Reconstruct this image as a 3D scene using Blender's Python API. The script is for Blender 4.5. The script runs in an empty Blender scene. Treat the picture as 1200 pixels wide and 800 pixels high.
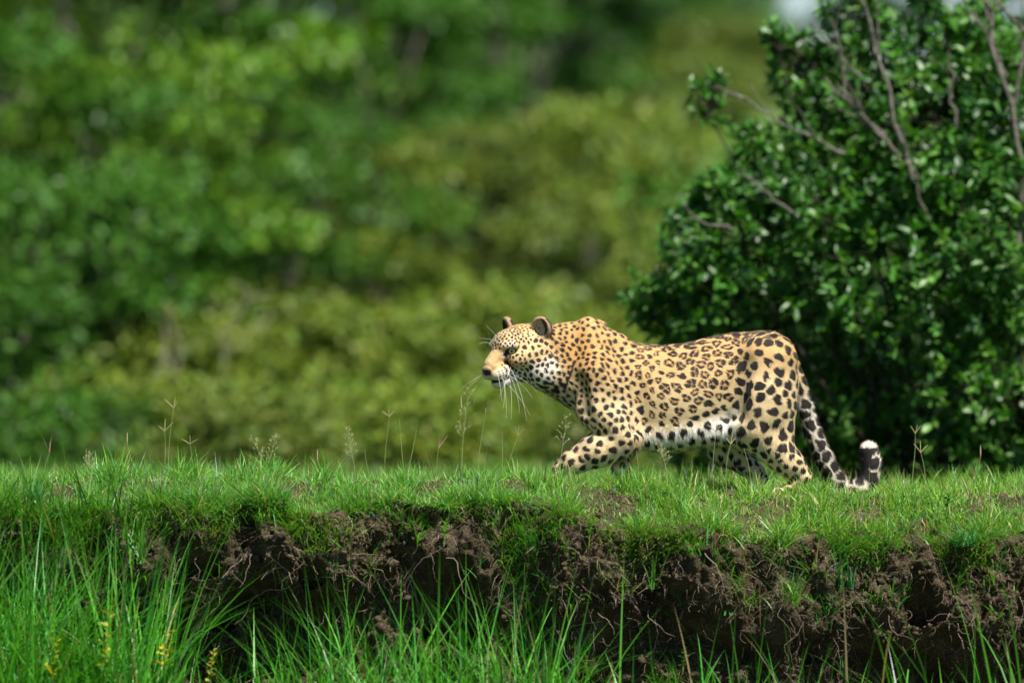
import bpy, bmesh, math, random
import numpy as np
from mathutils import Vector, Matrix, kdtree

random.seed(7)
rng = np.random.default_rng(7)
PI = math.pi
C = bpy.context.scene.collection
sc = bpy.context.scene

# ------------------------------------------------------------------ camera, sky, sun
CAM_D, CAM_H, PPM = 22.0, 0.65, 280.0      # distance to the leopard, height, photo pixels per metre there
cam = bpy.data.cameras.new('camera')
cam.sensor_width = 36.0
cam.lens = PPM * CAM_D * 36.0 / 1200.0
cam.clip_end = 3000
cam.dof.use_dof = True
cam.dof.focus_distance = CAM_D - 0.25
cam.dof.aperture_fstop = 1.12
cam.dof.aperture_blades = 9
cam_o = bpy.data.objects.new('camera', cam)
C.objects.link(cam_o)
cam_o.location = (0, -CAM_D, CAM_H)
cam_o.rotation_euler = (PI / 2, 0, 0)
sc.camera = cam_o

SUN_EL, SUN_AZ = 56.0, 148.0       # azimuth clockwise from +Y
w = bpy.data.worlds.new('World')
sc.world = w
w.use_nodes = True
nt = w.node_tree
sky = nt.nodes.new('ShaderNodeTexSky')
sky.sky_type = 'NISHITA'
sky.sun_disc = False
sky.dust_density = 0.0
sky.ozone_density = 2.5
sky.sun_elevation = math.radians(SUN_EL)
sky.sun_rotation = math.radians(SUN_AZ)
bg = nt.nodes['Background']
bg.inputs['Strength'].default_value = 0.05
nt.links.new(sky.outputs[0], bg.inputs[0])
sun = bpy.data.lights.new('sun', 'SUN')
sun.energy = 5.0
sun.angle = math.radians(0.5)
sun.color = (1.0, 0.95, 0.86)
sun_o = bpy.data.objects.new('sun', sun)
C.objects.link(sun_o)
_e, _a = math.radians(SUN_EL), math.radians(SUN_AZ)
sd = Vector((math.sin(_a) * math.cos(_e), math.cos(_a) * math.cos(_e), math.sin(_e)))
sun_o.rotation_euler = sd.to_track_quat('Z', 'Y').to_euler()
sc.view_settings.view_transform = 'Standard'
sc.view_settings.look = 'None'
sc.view_settings.exposure = 0.98
sc.view_settings.gamma = 1.0
sc.cycles.max_bounces = 6
sc.cycles.transparent_max_bounces = 8

# ------------------------------------------------------------------ helpers
def W(px, py, y=0.0):
    """world point that sits at depth y and shows at photo pixel px, py (1200 wide photo)"""
    s = (CAM_D + y) / CAM_D / PPM
    return np.array([(px - 600) * s, y, CAM_H - (py - 400) * s])

def _hash(ix, iy, iz, seed):
    h = (ix * 374761393 + iy * 668265263 + iz * 2147483647 + seed * 1274126177) & 0xffffffff
    h = ((h ^ (h >> 13)) * 1274126177) & 0xffffffff
    h = (h ^ (h >> 16)) & 0xffffffff
    return h.astype(np.float64) / 4294967295.0

def noise3(p, scale=1.0, seed=0):
    p = np.asarray(p, dtype=np.float64) * scale
    i = np.floor(p).astype(np.int64)
    f = p - i
    f = f * f * (3 - 2 * f)
    out = 0
    for dx in (0, 1):
        for dy in (0, 1):
            for dz in (0, 1):
                wgt = (f[..., 0] if dx else 1 - f[..., 0]) * (f[..., 1] if dy else 1 - f[..., 1]) * (f[..., 2] if dz else 1 - f[..., 2])
                out = out + wgt * _hash(i[..., 0] + dx, i[..., 1] + dy, i[..., 2] + dz, seed)
    return out * 2 - 1

def fbm(p, scale=1.0, seed=0, octv=4, gain=0.5):
    a, s, o = 1.0, scale, 0
    for k in range(octv):
        o = o + a * noise3(p, s, seed + k)
        a *= gain
        s *= 2.03
    return o

def sstep(a, b, x):
    t = np.clip((x - a) / (b - a), 0, 1)
    return t * t * (3 - 2 * t)

def mesh_np(name, verts, faces_list, mat=None, smooth=True, cols=None, normals=None):
    """faces_list: list of int arrays (n,k)"""
    me = bpy.data.meshes.new(name)
    verts = np.asarray(verts, dtype=np.float32)
    me.vertices.add(len(verts))
    me.vertices.foreach_set('co', verts.ravel())
    loops = np.concatenate([f.ravel() for f in faces_list]).astype(np.int32)
    tot = np.concatenate([np.full(len(f), f.shape[1], dtype=np.int32) for f in faces_list])
    start = np.concatenate([[0], np.cumsum(tot)[:-1]]).astype(np.int32)
    me.loops.add(len(loops))
    me.loops.foreach_set('vertex_index', loops)
    me.polygons.add(len(tot))
    me.polygons.foreach_set('loop_start', start)
    me.polygons.foreach_set('loop_total', tot)
    me.update(calc_edges=True)
    if smooth:
        me.polygons.foreach_set('use_smooth', np.ones(len(tot), dtype=bool))
    if cols is not None:
        at = me.color_attributes.new('Col', 'FLOAT_COLOR', 'POINT')
        c4 = np.ones((len(verts), 4), dtype=np.float32)
        c4[:, :3] = cols
        at.data.foreach_set('color', c4.ravel())
    if normals is not None:
        me.normals_split_custom_set_from_vertices(np.asarray(normals, dtype=np.float32).tolist())
    if mat:
        me.materials.append(mat)
    return me

def link(name, me, parent=None, **props):
    o = bpy.data.objects.new(name, me)
    C.objects.link(o)
    if parent:
        o.parent = parent
    for k, v in props.items():
        o[k] = v
    return o

def thing(name, label, cat, loc=(0, 0, 0), group=None, rz=0.0):
    o = bpy.data.objects.new(name, None)
    o.empty_display_size = 0.1
    C.objects.link(o)
    o.location = loc
    o.rotation_euler = (0, 0, rz)
    o['label'] = label
    o['category'] = cat
    if group:
        o['group'] = group
    return o

class NT:
    def __init__(self, name):
        self.m = bpy.data.materials.new(name)
        self.m.use_nodes = True
        self.t = self.m.node_tree
        self.t.nodes.clear()
        self.out = self.n('ShaderNodeOutputMaterial')
    def n(self, typ, **kw):
        nd = self.t.nodes.new(typ)
        for k, v in kw.items():
            setattr(nd, k, v)
        return nd
    def l(self, a, b):
        self.t.links.new(a, b)
    def ramp(self, fac, stops):
        r = self.n('ShaderNodeValToRGB')
        el = r.color_ramp.elements
        while len(el) < len(stops):
            el.new(0.5)
        for e, (p, c) in zip(el, stops):
            e.position = p
            e.color = (*c, 1)
        self.l(fac, r.inputs[0])
        return r.outputs[0]
    def noise(self, scale, detail=4, rough=0.55, vec=None):
        nz = self.n('ShaderNodeTexNoise')
        nz.inputs['Scale'].default_value = scale
        nz.inputs['Detail'].default_value = detail
        nz.inputs['Roughness'].default_value = rough
        if vec is not None:
            self.l(vec, nz.inputs['Vector'])
        return nz.outputs['Fac']
    def mix(self, fac, a, b, mode='MIX'):
        mx = self.n('ShaderNodeMix', data_type='RGBA', blend_type=mode)
        for sock, v in ((mx.inputs[0], fac), (mx.inputs[6], a), (mx.inputs[7], b)):
            if isinstance(v, (int, float)):
                sock.default_value = v
            elif isinstance(v, tuple):
                sock.default_value = (*v, 1)
            else:
                self.l(v, sock)
        return mx.outputs[2]

def leaf_material(name, transl=0.35, gloss=0.08, rough=0.4, use_objcolor=False, tcol=(1.25, 1.3, 0.5)):
    """thin leaf: diffuse + light let through + a waxy sheen, colour per leaf from the mesh"""
    k = NT(name)
    at = k.n('ShaderNodeAttribute', attribute_name='Col')
    col = at.outputs['Color']
    if use_objcolor:
        oi = k.n('ShaderNodeObjectInfo')
        col = k.mix(1.0, col, oi.outputs['Color'], 'MULTIPLY')
    d = k.n('ShaderNodeBsdfDiffuse')
    k.l(col, d.inputs[0])
    t = k.n('ShaderNodeBsdfTranslucent')
    k.l(k.mix(1.0, col, tcol, 'MULTIPLY'), t.inputs[0])
    m1 = k.n('ShaderNodeMixShader')
    m1.inputs[0].default_value = transl
    k.l(d.outputs[0], m1.inputs[1])
    k.l(t.outputs[0], m1.inputs[2])
    g = k.n('ShaderNodeBsdfGlossy')
    g.inputs['Roughness'].default_value = rough
    m2 = k.n('ShaderNodeMixShader')
    m2.inputs[0].default_value = gloss
    k.l(m1.outputs[0], m2.inputs[1])
    k.l(g.outputs[0], m2.inputs[2])
    k.l(m2.outputs[0], k.out.inputs[0])
    return k.m

def attr_material(name, rough=0.8, spec=0.3, bump=None, bumpscale=60, sheen=0.0):
    k = NT(name)
    at = k.n('ShaderNodeAttribute', attribute_name='Col')
    p = k.n('ShaderNodeBsdfPrincipled')
    k.l(at.outputs['Color'], p.inputs['Base Color'])
    p.inputs['Roughness'].default_value = rough
    p.inputs['Specular IOR Level'].default_value = spec
    if sheen:
        p.inputs['Sheen Weight'].default_value = sheen
    if bump:
        b = k.n('ShaderNodeBump')
        b.inputs['Strength'].default_value = bump
        b.inputs['Distance'].default_value = 0.01
        k.l(k.noise(bumpscale, 6, 0.65), b.inputs['Height'])
        k.l(b.outputs[0], p.inputs['Normal'])
    k.l(p.outputs[0], k.out.inputs[0])
    return k.m

def plain_material(name, stops, scale, rough=0.8, spec=0.3, bump=0.4):
    k = NT(name)
    tc = k.n('ShaderNodeTexCoord')
    f = k.noise(scale, 6, 0.6, tc.outputs['Object'])
    p = k.n('ShaderNodeBsdfPrincipled')
    k.l(k.ramp(f, stops), p.inputs['Base Color'])
    p.inputs['Roughness'].default_value = rough
    p.inputs['Specular IOR Level'].default_value = spec
    b = k.n('ShaderNodeBump')
    b.inputs['Strength'].default_value = bump
    b.inputs['Distance'].default_value = 0.02
    k.l(f, b.inputs['Height'])
    k.l(b.outputs[0], p.inputs['Normal'])
    k.l(p.outputs[0], k.out.inputs[0])
    return k.m

M_grass = leaf_material('grass_blades', 0.38, 0.03, 0.42)
M_leaf = leaf_material('waxy_leaves', 0.3, 0.045, 0.44, tcol=(1.2, 1.4, 0.35))
M_scrub = leaf_material('scrub_leaves', 0.2, 0.03, 0.5, use_objcolor=True)
M_root = attr_material('dry_roots', 0.9, 0.15)
def soil_material(name, lo, mid, hi):
    k = NT(name)
    tc = k.n('ShaderNodeTexCoord')
    big = k.noise(9, 3, 0.5, tc.outputs['Object']); fine = k.noise(120, 8, 0.75, tc.outputs['Object'])
    vor = k.n('ShaderNodeTexVoronoi'); vor.inputs['Scale'].default_value = 85; k.l(tc.outputs['Object'], vor.inputs['Vector'])
    f = k.n('ShaderNodeMath', operation='MULTIPLY_ADD'); k.l(fine, f.inputs[0]); f.inputs[1].default_value = 0.75
    g = k.n('ShaderNodeMath', operation='MULTIPLY'); k.l(big, g.inputs[0]); g.inputs[1].default_value = 0.3
    k.l(g.outputs[0], f.inputs[2])
    p = k.n('ShaderNodeBsdfPrincipled')
    k.l(k.ramp(f.outputs[0], [(0.36, lo), (0.52, mid), (0.68, hi)]), p.inputs['Base Color'])
    p.inputs['Roughness'].default_value = 0.97; p.inputs['Specular IOR Level'].default_value = 0.08
    b = k.n('ShaderNodeBump'); b.inputs['Strength'].default_value = 1.0; b.inputs['Distance'].default_value = 0.012
    k.l(fine, b.inputs['Height'])
    b2 = k.n('ShaderNodeBump'); b2.inputs['Strength'].default_value = 0.8; b2.inputs['Distance'].default_value = 0.008
    k.l(vor.outputs['Distance'], b2.inputs['Height']); k.l(b.outputs[0], b2.inputs['Normal'])
    k.l(b2.outputs[0], p.inputs['Normal'])
    k.l(p.outputs[0], k.out.inputs[0])
    return k.m
M_soil = soil_material('dark_soil', (0.022, 0.016, 0.009), (0.072, 0.055, 0.034), (0.20, 0.158, 0.105))
M_clod = soil_material('soil_crumb', (0.03, 0.023, 0.014), (0.09, 0.069, 0.043), (0.22, 0.174, 0.118))
M_bark = plain_material('grey_bark', [(0.3, (0.055, 0.05, 0.04)), (0.7, (0.21, 0.195, 0.165))], 30, 0.9, 0.15, 0.6)
M_limb = plain_material('bark_with_painted_shade', [(0.3, (0.015, 0.013, 0.01)), (0.7, (0.06, 0.05, 0.04))], 30, 0.9, 0.15, 0.6)  # darker copy of the grey bark: the bush's inner shade put into the colour
M_turf = plain_material('turf_ground', [(0.3, (0.03, 0.035, 0.012)), (0.6, (0.06, 0.085, 0.02)), (0.8, (0.10, 0.10, 0.04))], 6, 0.95, 0.1, 0.5)
M_hill = plain_material('scrubby_hill', [(0.3, (0.04, 0.09, 0.02)), (0.5, (0.07, 0.13, 0.03)), (0.7, (0.10, 0.155, 0.04))], 0.35, 0.95, 0.1, 0.5)

def tube(path, radii, sides=6):
    """verts, quads of a tube through path (n,3) with radii (n,)"""
    path = np.asarray(path, float)
    n = len(path)
    t = np.gradient(path, axis=0)
    t /= np.linalg.norm(t, axis=1)[:, None] + 1e-9
    ref = np.array([0, 1, 0.0]) if abs(t[0][1]) < 0.8 else np.array([1.0, 0, 0])
    V = []
    for i in range(n):
        u = np.cross(t[i], ref)
        u /= np.linalg.norm(u) + 1e-9
        v = np.cross(t[i], u)
        ang = np.arange(sides) * 2 * PI / sides
        V.append(path[i] + radii[i] * (np.cos(ang)[:, None] * u + np.sin(ang)[:, None] * v))
    V = np.concatenate(V)
    a = np.arange(n - 1)[:, None] * sides
    j = np.arange(sides)[None, :]
    j2 = (j + 1) % sides
    F = np.stack([a + j, a + j2, a + sides + j2, a + sides + j], -1).reshape(-1, 4)
    return V, F

class Acc:
    def __init__(self):
        self.v, self.f, self.c, self.n = [], {3: [], 4: []}, [], 0
    def add(self, V, F, col=None):
        V = np.asarray(V)
        self.v.append(V)
        for ff in (F if isinstance(F, list) else [F]):
            self.f[ff.shape[1]].append(ff + self.n)
        self.n += len(V)
        if col is not None:
            col = np.asarray(col, float)
            self.c.append(np.broadcast_to(col, (len(V), 3)) if col.ndim == 1 else col)
    def mesh(self, name, mat, smooth=True):
        fl = [np.concatenate(x) for x in self.f.values() if x]
        return mesh_np(name, np.concatenate(self.v), fl, mat, smooth, np.concatenate(self.c) if self.c else None)

def blades(base, length, width, az, lean, curl, col, segs=3, face=None):
    """many grass blades at once. lean: start tilt (rad), curl: extra tilt to the tip"""
    n = len(base)
    base = np.asarray(base, float)
    length = np.broadcast_to(length, n); width = np.broadcast_to(width, n)
    az = np.broadcast_to(az, n); lean = np.broadcast_to(lean, n); curl = np.broadcast_to(curl, n)
    d = np.stack([np.cos(az), np.sin(az), np.zeros(n)], 1)
    fa = az + PI / 2 + (rng.normal(0, 0.5, n) if face is None else face)
    s = np.stack([np.cos(fa), np.sin(fa), np.zeros(n)], 1)
    P = base.copy()
    rows = []
    for k in range(segs + 1):
        t = k / segs
        wd = width * (1 - t ** 1.6) * (0.75 + 0.5 * min(t * 3, 1) * 0.5)
        if k < segs:
            rows += [P - s * wd[:, None] / 2, P + s * wd[:, None] / 2]
        else:
            rows += [P]
        a = lean + curl * (k + 0.5) / segs
        P = P + (d * np.sin(a)[:, None] + np.array([0, 0, 1.0]) * np.cos(a)[:, None]) * (length / segs)[:, None]
    nv = 2 * segs + 1
    V = np.stack(rows, 1).reshape(-1, 3)
    o = np.arange(n)[:, None] * nv
    Q = np.concatenate([o + np.array([[2 * k, 2 * k + 1, 2 * k + 3, 2 * k + 2]]) for k in range(segs - 1)])
    T = o + np.array([[2 * segs - 2, 2 * segs - 1, 2 * segs]])
    cc = np.repeat(np.asarray(col, float).reshape(-1, 3) if np.ndim(col) == 2 else np.tile(col, (n, 1)), nv, axis=0)
    return V, [Q, T], cc

def green(n, a=(0.055, 0.16, 0.02), b=(0.13, 0.26, 0.035), dry=0.06, drycol=(0.36, 0.29, 0.14)):
    t = rng.random((n, 1))
    c = np.array(a) * (1 - t) + np.array(b) * t
    c = c * rng.uniform(0.8, 1.2, (n, 1))
    m = rng.random(n) < dry
    c[m] = np.array(drycol) * rng.uniform(0.6, 1.2, (m.sum(), 1))
    return c

# ------------------------------------------------------------------ terrain shape
def v1(x, scale, seed):
    x = np.asarray(x, float)
    return noise3(np.stack([x, x * 0 + 0.37, x * 0 + 0.71], -1), scale, seed)

def edge_y(x):       # where the bank breaks off
    x = np.asarray(x, float)
    return -0.72 + 0.13 * v1(x, 1.1, 3) + 0.09 * v1(x, 3.7, 4) + 0.04 * v1(x, 11, 5)

def edge_z(x):
    x = np.asarray(x, float)
    return -0.05 - 0.12 * sstep(-0.1, 1.1, x) + 0.04 * v1(x, 1.9, 8) + 0.035 * v1(x, 5.0, 9)

def top_z(x, y):
    x = np.asarray(x, float); y = np.asarray(y, float)
    p = np.stack([x, y, x * 0], -1)
    base = 0.02 * fbm(p, 1.2, 20, 3) + 0.012 * fbm(p, 5, 21, 2)
    t = np.clip((-0.12 - y) / (-0.12 - edge_y(x)), 0, 1.2)
    near = edge_z(x) * t ** 1.7
    near = near + (0.085 - 0.035 * sstep(-0.1, 1.0, x)) * np.exp(-((y + 0.42) / 0.20) ** 2) * (1 + 0.35 * v1(x, 2.1, 12))
    far = -0.21 * sstep(0.45, 3.0, y) + hill_z(x, y)
    return base * (1 - 0.5 * t) + near + far

def hill_z(x, y):
    x = np.asarray(x, float); y = np.asarray(y, float)
    d = np.maximum(0, y - 15)
    rise = 0.155 * d * sstep(0, 10, d) * (1 + 0.06 * sstep(-6, 3, x) - 0.42 * sstep(4.5, 8.5, x))
    crest = 12.4 - 3.0 * sstep(4.5, 8.5, x)
    z = crest * (1 - np.exp(-rise / crest))
    return z + 0.25 * noise3(np.stack([x, y, x * 0], -1), 0.22, 30) * sstep(0, 8, d)

# meadow behind and hillside: one sheet, coarse far away
def sheet(name, xs, ys, zf, mat, **props):
    X, Y = np.meshgrid(xs, ys)
    Z = zf(X, Y)
    V = np.stack([X, Y, Z], -1).reshape(-1, 3)
    nx, ny = len(xs), len(ys)
    i = np.arange(ny - 1)[:, None] * nx + np.arange(nx - 1)[None, :]
    F = np.stack([i, i + 1, i + nx + 1, i + nx], -1).reshape(-1, 4)
    return link(name, mesh_np(name, V, [F], mat), **props)

sheet('meadow', np.arange(-9, 9.01, 0.1), np.concatenate([np.arange(1.2, 4, 0.08), np.arange(4, 15.1, 0.3)]), top_z, M_turf, kind='structure')
sheet('hillside', np.concatenate([np.arange(-1500, -40, 60), np.arange(-40, 40.1, 1.0), np.arange(60, 1501, 60)]),
      np.concatenate([np.arange(15, 130, 1.0), np.arange(130, 2400, 60)]), top_z, M_hill, kind='structure')
sheet('side_meadow', np.array([-1500, -400, -100, -30, -9.0]), np.arange(-0.7, 15.1, 1.57), lambda x, y: -0.24 + 0 * x, M_turf, kind='structure')
sheet('far_meadow', np.array([9.0, 30, 100, 400, 1500]), np.arange(-0.7, 15.1, 1.57), lambda x, y: -0.24 + 0 * x, M_turf, kind='structure')

# ------------------------------------------------------------------ earth bank: top, broken edge, undercut face
def bank_point(x, v):
    """v<0: on top, behind the edge; 0..1 face; >1 gully floor"""
    ye, ze = edge_y(x), edge_z(x)
    vt = np.clip(-v, 0, 1)
    ytop = ye + vt * (1.22 - ye)
    ztop = top_z(x, ytop)
    vf = np.clip(v, 0, 1)
    depth = 0.20 + 0.14 * v1(x, 0.9, 40) + 0.12 * v1(x, 2.3, 41)
    lip = 0.02 * np.sin(np.clip(vf * 7, 0, PI))
    belly = 0.12 * np.exp(-((vf - 0.42) / 0.14) ** 2) * sstep(0.0, 0.6, v1(x, 1.9, 44))
    yface = ye - lip + depth * sstep(0.17, 0.55, vf) - belly - 0.28 * sstep(0.72, 1.0, vf)
    zface = ze + (-1.02 - ze) * vf
    vg = np.clip(v - 1, 0, 1)
    y = np.where(v < 0, ytop, np.where(v <= 1, yface, ye + depth - 0.28 - 0 * vg))
    y = np.where(v > 1, (ye + depth - 0.28) * (1 - vg) + (-2.6) * vg, y)
    z = np.where(v < 0, ztop, zface)
    z = np.where(v > 1, -1.02 - 0.05 * vg, z)
    return y, z

xs = np.arange(-9, 9.001, 0.03)
inner = np.arange(-3.0, 3.0, 0.011)
xs = np.unique(np.concatenate([xs[xs < -3.0], inner, xs[xs > 3.0]]))
vs = np.concatenate([-np.linspace(1, 0, 60)[:-1] ** 1.3, np.linspace(0, 1, 105), 1 + np.linspace(0, 1, 12)[1:]])
X, Vv = np.meshgrid(xs, vs)
Y, Z = bank_point(X, Vv)
P = np.stack([X, Y, Z], -1)
face_w = sstep(-0.1, 0.05, Vv) * (1 - sstep(1.0, 1.3, Vv))
PS = P * np.array([1, 1, 0.6])
hol = sstep(0.12, 0.55, fbm(PS, 3.6, 56, 3)) * sstep(0.08, 0.3, Vv)
rough = 0.085 * fbm(PS, 5.5, 50, 3) + 0.055 * np.abs(fbm(PS, 15, 51, 3)) + 0.022 * fbm(P, 48, 53, 2) - 0.22 * hol
P[..., 1] -= rough * face_w
P[..., 2] += 0.5 * rough * face_w
nx = len(xs); ny = len(vs)
ii = np.arange(ny - 1)[:, None] * nx + np.arange(nx - 1)[None, :]
F = np.stack([ii, ii + nx, ii + nx + 1, ii + 1], -1).reshape(-1, 4)
bank = link('earth_bank', mesh_np('earth_bank', P.reshape(-1, 3), [F], M_soil), kind='structure')
BANKP = P
# gully floor that runs on under the camera
sheet('gully_floor', np.array([-1500, -300, -60, -20, -9, 0, 9, 20, 60, 300, 1500.0]), np.array([-1500, -300, -60, -25, -10, -2.6]),
      lambda x, y: -1.07 + 0 * x, M_turf, kind='structure')
for sx in (-1, 1):
    sheet('bank_side', np.array([9.0, 60, 1500]) if sx > 0 else np.array([-1500, -60, -9.0]), np.array([-2.6, -0.701]), lambda x, y: -1.07 + 1.0 * (y > -1), M_soil, kind='structure')

# crumbs of soil on the face
def crumbs():
    n = 42000
    x = rng.uniform(-2.5, 2.5, n); v = rng.normal(0.12, 0.42, n); v = np.where(v < -.25, -.25 * rng.random(n), v) % 1.0 - 0.0 * x; v[:4000] = -0.3 * rng.random(4000)
    xi = np.clip(np.searchsorted(xs, x), 0, nx - 1)
    vi = np.clip(np.searchsorted(vs, v), 0, ny - 1)
    c = BANKP[vi, xi]
    c = c + np.stack([rng.normal(0, .006, n), rng.normal(0, .006, n), 0 * x], 1)
    clump = fbm(c, 5, 60, 2)
    keep = rng.random(n) < sstep(-0.5, 0.6, clump)
    c = c[keep]; n = len(c)
    bm = bmesh.new(); bmesh.ops.create_icosphere(bm, subdivisions=1, radius=1)
    bv = np.array([q.co[:] for q in bm.verts]); bf = np.array([[q.index for q in f.verts] for f in bm.faces]); bm.free()
    r = rng.lognormal(math.log(0.0052), 0.55, n).clip(0.002, 0.022)
    sc_ = r[:, None, None] * rng.uniform(0.6, 1.3, (n, 1, 3))
    jit = 1 + rng.uniform(-0.45, 0.45, (n, len(bv), 1))
    V = c[:, None, :] + bv[None] * sc_ * jit
    Ff = bf[None] + (np.arange(n) * len(bv))[:, None, None]
    link('soil_crumbs', mesh_np('soil_crumbs', V.reshape(-1, 3), [Ff.reshape(-1, 3)], M_clod, False), kind='stuff',
         label='crumbs and small clods of brown soil on the broken bank face', category='soil')
crumbs()

def wander(p, d, n, step, wob, grav=0.0):
    p = np.array(p, float); d = np.array(d, float)
    out = [p.copy()]
    for i in range(n):
        d = d + rng.normal(0, wob, 3) + np.array([0, 0, -grav])
        d /= np.linalg.norm(d)
        p = p + d * step
        out.append(p.copy())
    return np.array(out)

def roots():
    # thick roots one by one, parts of the bank
    spots = [(300, 640, 5), (215, 640, 4), (245, 650, 4), (330, 690, 5), (270, 690, 5), (350, 650, 3), (225, 720, 3), (420, 650, 3), (480, 655, 3), (530, 640, 3),
             (590, 650, 3), (640, 690, 3), (700, 720, 3), (760, 700, 2), (870, 660, 3), (905, 690, 3), (930, 720, 4), (960, 740, 3), (1010, 710, 2), (1060, 720, 3),
             (1120, 690, 2), (1180, 700, 3), (560, 700, 2), (1090, 640, 2), (30, 700, 2), (395, 700, 2), (840, 620, 2)]
    for px, py, m in spots:
        for q in range(m):
            x = (px - 600 + rng.normal(0, 12)) / PPM
            z = CAM_H - (py - 400 + rng.normal(0, 10)) / PPM
            y = float(edge_y(x)) + 0.05
            k = int(np.argmin(np.abs(BANKP[59:164, np.searchsorted(xs, x), 2] - z))) + 59
            y = BANKP[k, np.searchsorted(xs, x), 1] - 0.005
            n = rng.integers(9, 20)
            pth = wander((x, y, z), (rng.normal(0, 0.9), -0.35, rng.normal(-0.7, 0.5)), n, rng.uniform(0.009, 0.02), 0.27, 0.10)
            r0 = rng.uniform(0.0007, 0.0019)
            V, Ff = tube(pth, np.linspace(r0, r0 * 0.35, n + 1), 5)
            t = rng.random()
            col = np.array((0.12, 0.085, 0.06)) * (1 - t) + np.array((0.36, 0.30, 0.24)) * t
            link('root', mesh_np('root', V, [Ff], M_root, True, np.tile(col, (len(V), 1))), bank)
    a = Acc()
    for q in range(2600):
        x = rng.uniform(-2.3, 2.3)
        xi = min(np.searchsorted(xs, x), nx - 1)
        k = int(rng.integers(60, 140))
        p = BANKP[k, xi] + np.array([0, -0.004, 0])
        if fbm(p, 4, 61, 2) < -0.25: continue
        n = rng.integers(5, 12)
        pth = wander(p, (rng.normal(0, 0.9), -0.4, rng.normal(-0.6, 0.6)), n, rng.uniform(0.005, 0.014), 0.35, 0.08)
        r0 = rng.uniform(0.0004, 0.0011)
        V, Ff = tube(pth, np.linspace(r0, r0 * 0.4, n + 1), 3)
        t = rng.random()
        a.add(V, Ff, np.array((0.12, 0.085, 0.06)) * (1 - t) + np.array((0.38, 0.30, 0.22)) * t)
    link('rootlets', a.mesh('rootlets', M_root), bank, kind='stuff')
roots()


# ------------------------------------------------------------------ the leopard
# body: one surface grown from blended muscles and limbs (signed distance -> surface nets)
YAW, PITCH, HS = math.radians(38), math.radians(19), 1.27
fw = np.array([-math.cos(YAW) * math.cos(PITCH), -math.sin(YAW) * math.cos(PITCH), -math.sin(PITCH)])
lf = np.array([math.sin(YAW), -math.cos(YAW), 0.0])
up_ = np.cross(fw, lf) * -1
up_ = np.cross(lf, fw) * (1 if np.cross(lf, fw)[2] > 0 else -1)
HR = np.stack([fw, lf, up_])          # rows: local axes F, L, U
HO = W(569, 435, -0.155) - HS * (0.158 * fw - 0.040 * up_)
def H(f, l, u): return HO + HS * (f * fw + l * lf + u * up_)

def smin(a, b, k):
    h = np.clip(0.5 + 0.5 * (b - a) / k, 0, 1)
    return b * (1 - h) + a * h - k * h * (1 - h)

xsg = np.concatenate([np.arange(-0.20, 0.22, 0.0026), np.arange(0.22, 1.62, 0.0048)])
ysg = np.arange(-0.30, 0.26, 0.0042)
zsg = np.concatenate([np.arange(-0.06, 0.40, 0.0048), np.arange(0.40, 0.60, 0.0026), np.arange(0.60, 0.80, 0.0048)])
GX, GY, GZ = [a.astype(np.float32) for a in (xsg, ysg, zsg)]
D = np.full((len(GX), len(GY), len(GZ)), 0.08, dtype=np.float32)

def region(lo, hi):
    sl = []
    for g, l, h in zip((GX, GY, GZ), lo, hi):
        i0 = max(int(np.searchsorted(g, l)), 0); i1 = min(int(np.searchsorted(g, h)), len(g))
        sl.append(slice(i0, i1))
    return tuple(sl)

def apply(fn, lo, hi, k, sub=False):
    r = region(np.asarray(lo) - k - 0.03, np.asarray(hi) + k + 0.03)
    if any(s.stop <= s.start for s in r): return
    X_, Y_, Z_ = np.meshgrid(GX[r[0]], GY[r[1]], GZ[r[2]], indexing='ij')
    d = fn(X_, Y_, Z_).astype(np.float32)
    D[r] = -smin(-D[r], d, k) if sub else smin(D[r], d, k)

def cone(a, b, ra, rb, k=0.03, lat=1.0, sub=False):
    """tapered limb from a to b; lat squashes it sideways (y)"""
    a = np.asarray(a, float); b = np.asarray(b, float)
    def fn(X_, Y_, Z_):
        ly = 1 / lat
        ba = (b - a) * np.array([1, ly, 1])
        px_, py_, pz_ = X_ - a[0], (Y_ - a[1]) * ly, Z_ - a[2]
        h = np.clip((px_ * ba[0] + py_ * ba[1] + pz_ * ba[2]) / (ba @ ba + 1e-12), 0, 1)
        q = np.sqrt((px_ - h * ba[0]) ** 2 + (py_ - h * ba[1]) ** 2 + (pz_ - h * ba[2]) ** 2)
        return (q - (ra + (rb - ra) * h)) * min(lat, 1)
    R_ = max(ra, rb) * max(lat, 1)
    apply(fn, np.minimum(a, b) - R_, np.maximum(a, b) + R_, k, sub)

def ell(c, r, axes=None, k=0.03, sub=False):
    c = np.asarray(c, float); r = np.asarray(r, float)
    A = np.eye(3) if axes is None else axes
    def fn(X_, Y_, Z_):
        p = (X_ - c[0], Y_ - c[1], Z_ - c[2])
        q = [(A[i][0] * p[0] + A[i][1] * p[1] + A[i][2] * p[2]) for i in range(3)]
        k0 = np.sqrt(sum((q[i] / r[i]) ** 2 for i in range(3)))
        k1 = np.sqrt(sum((q[i] / r[i] ** 2) ** 2 for i in range(3))) + 1e-9
        return k0 * (k0 - 1) / k1
    apply(fn, c - r.max(), c + r.max(), k, sub)

q_ = 1 / PPM
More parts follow.
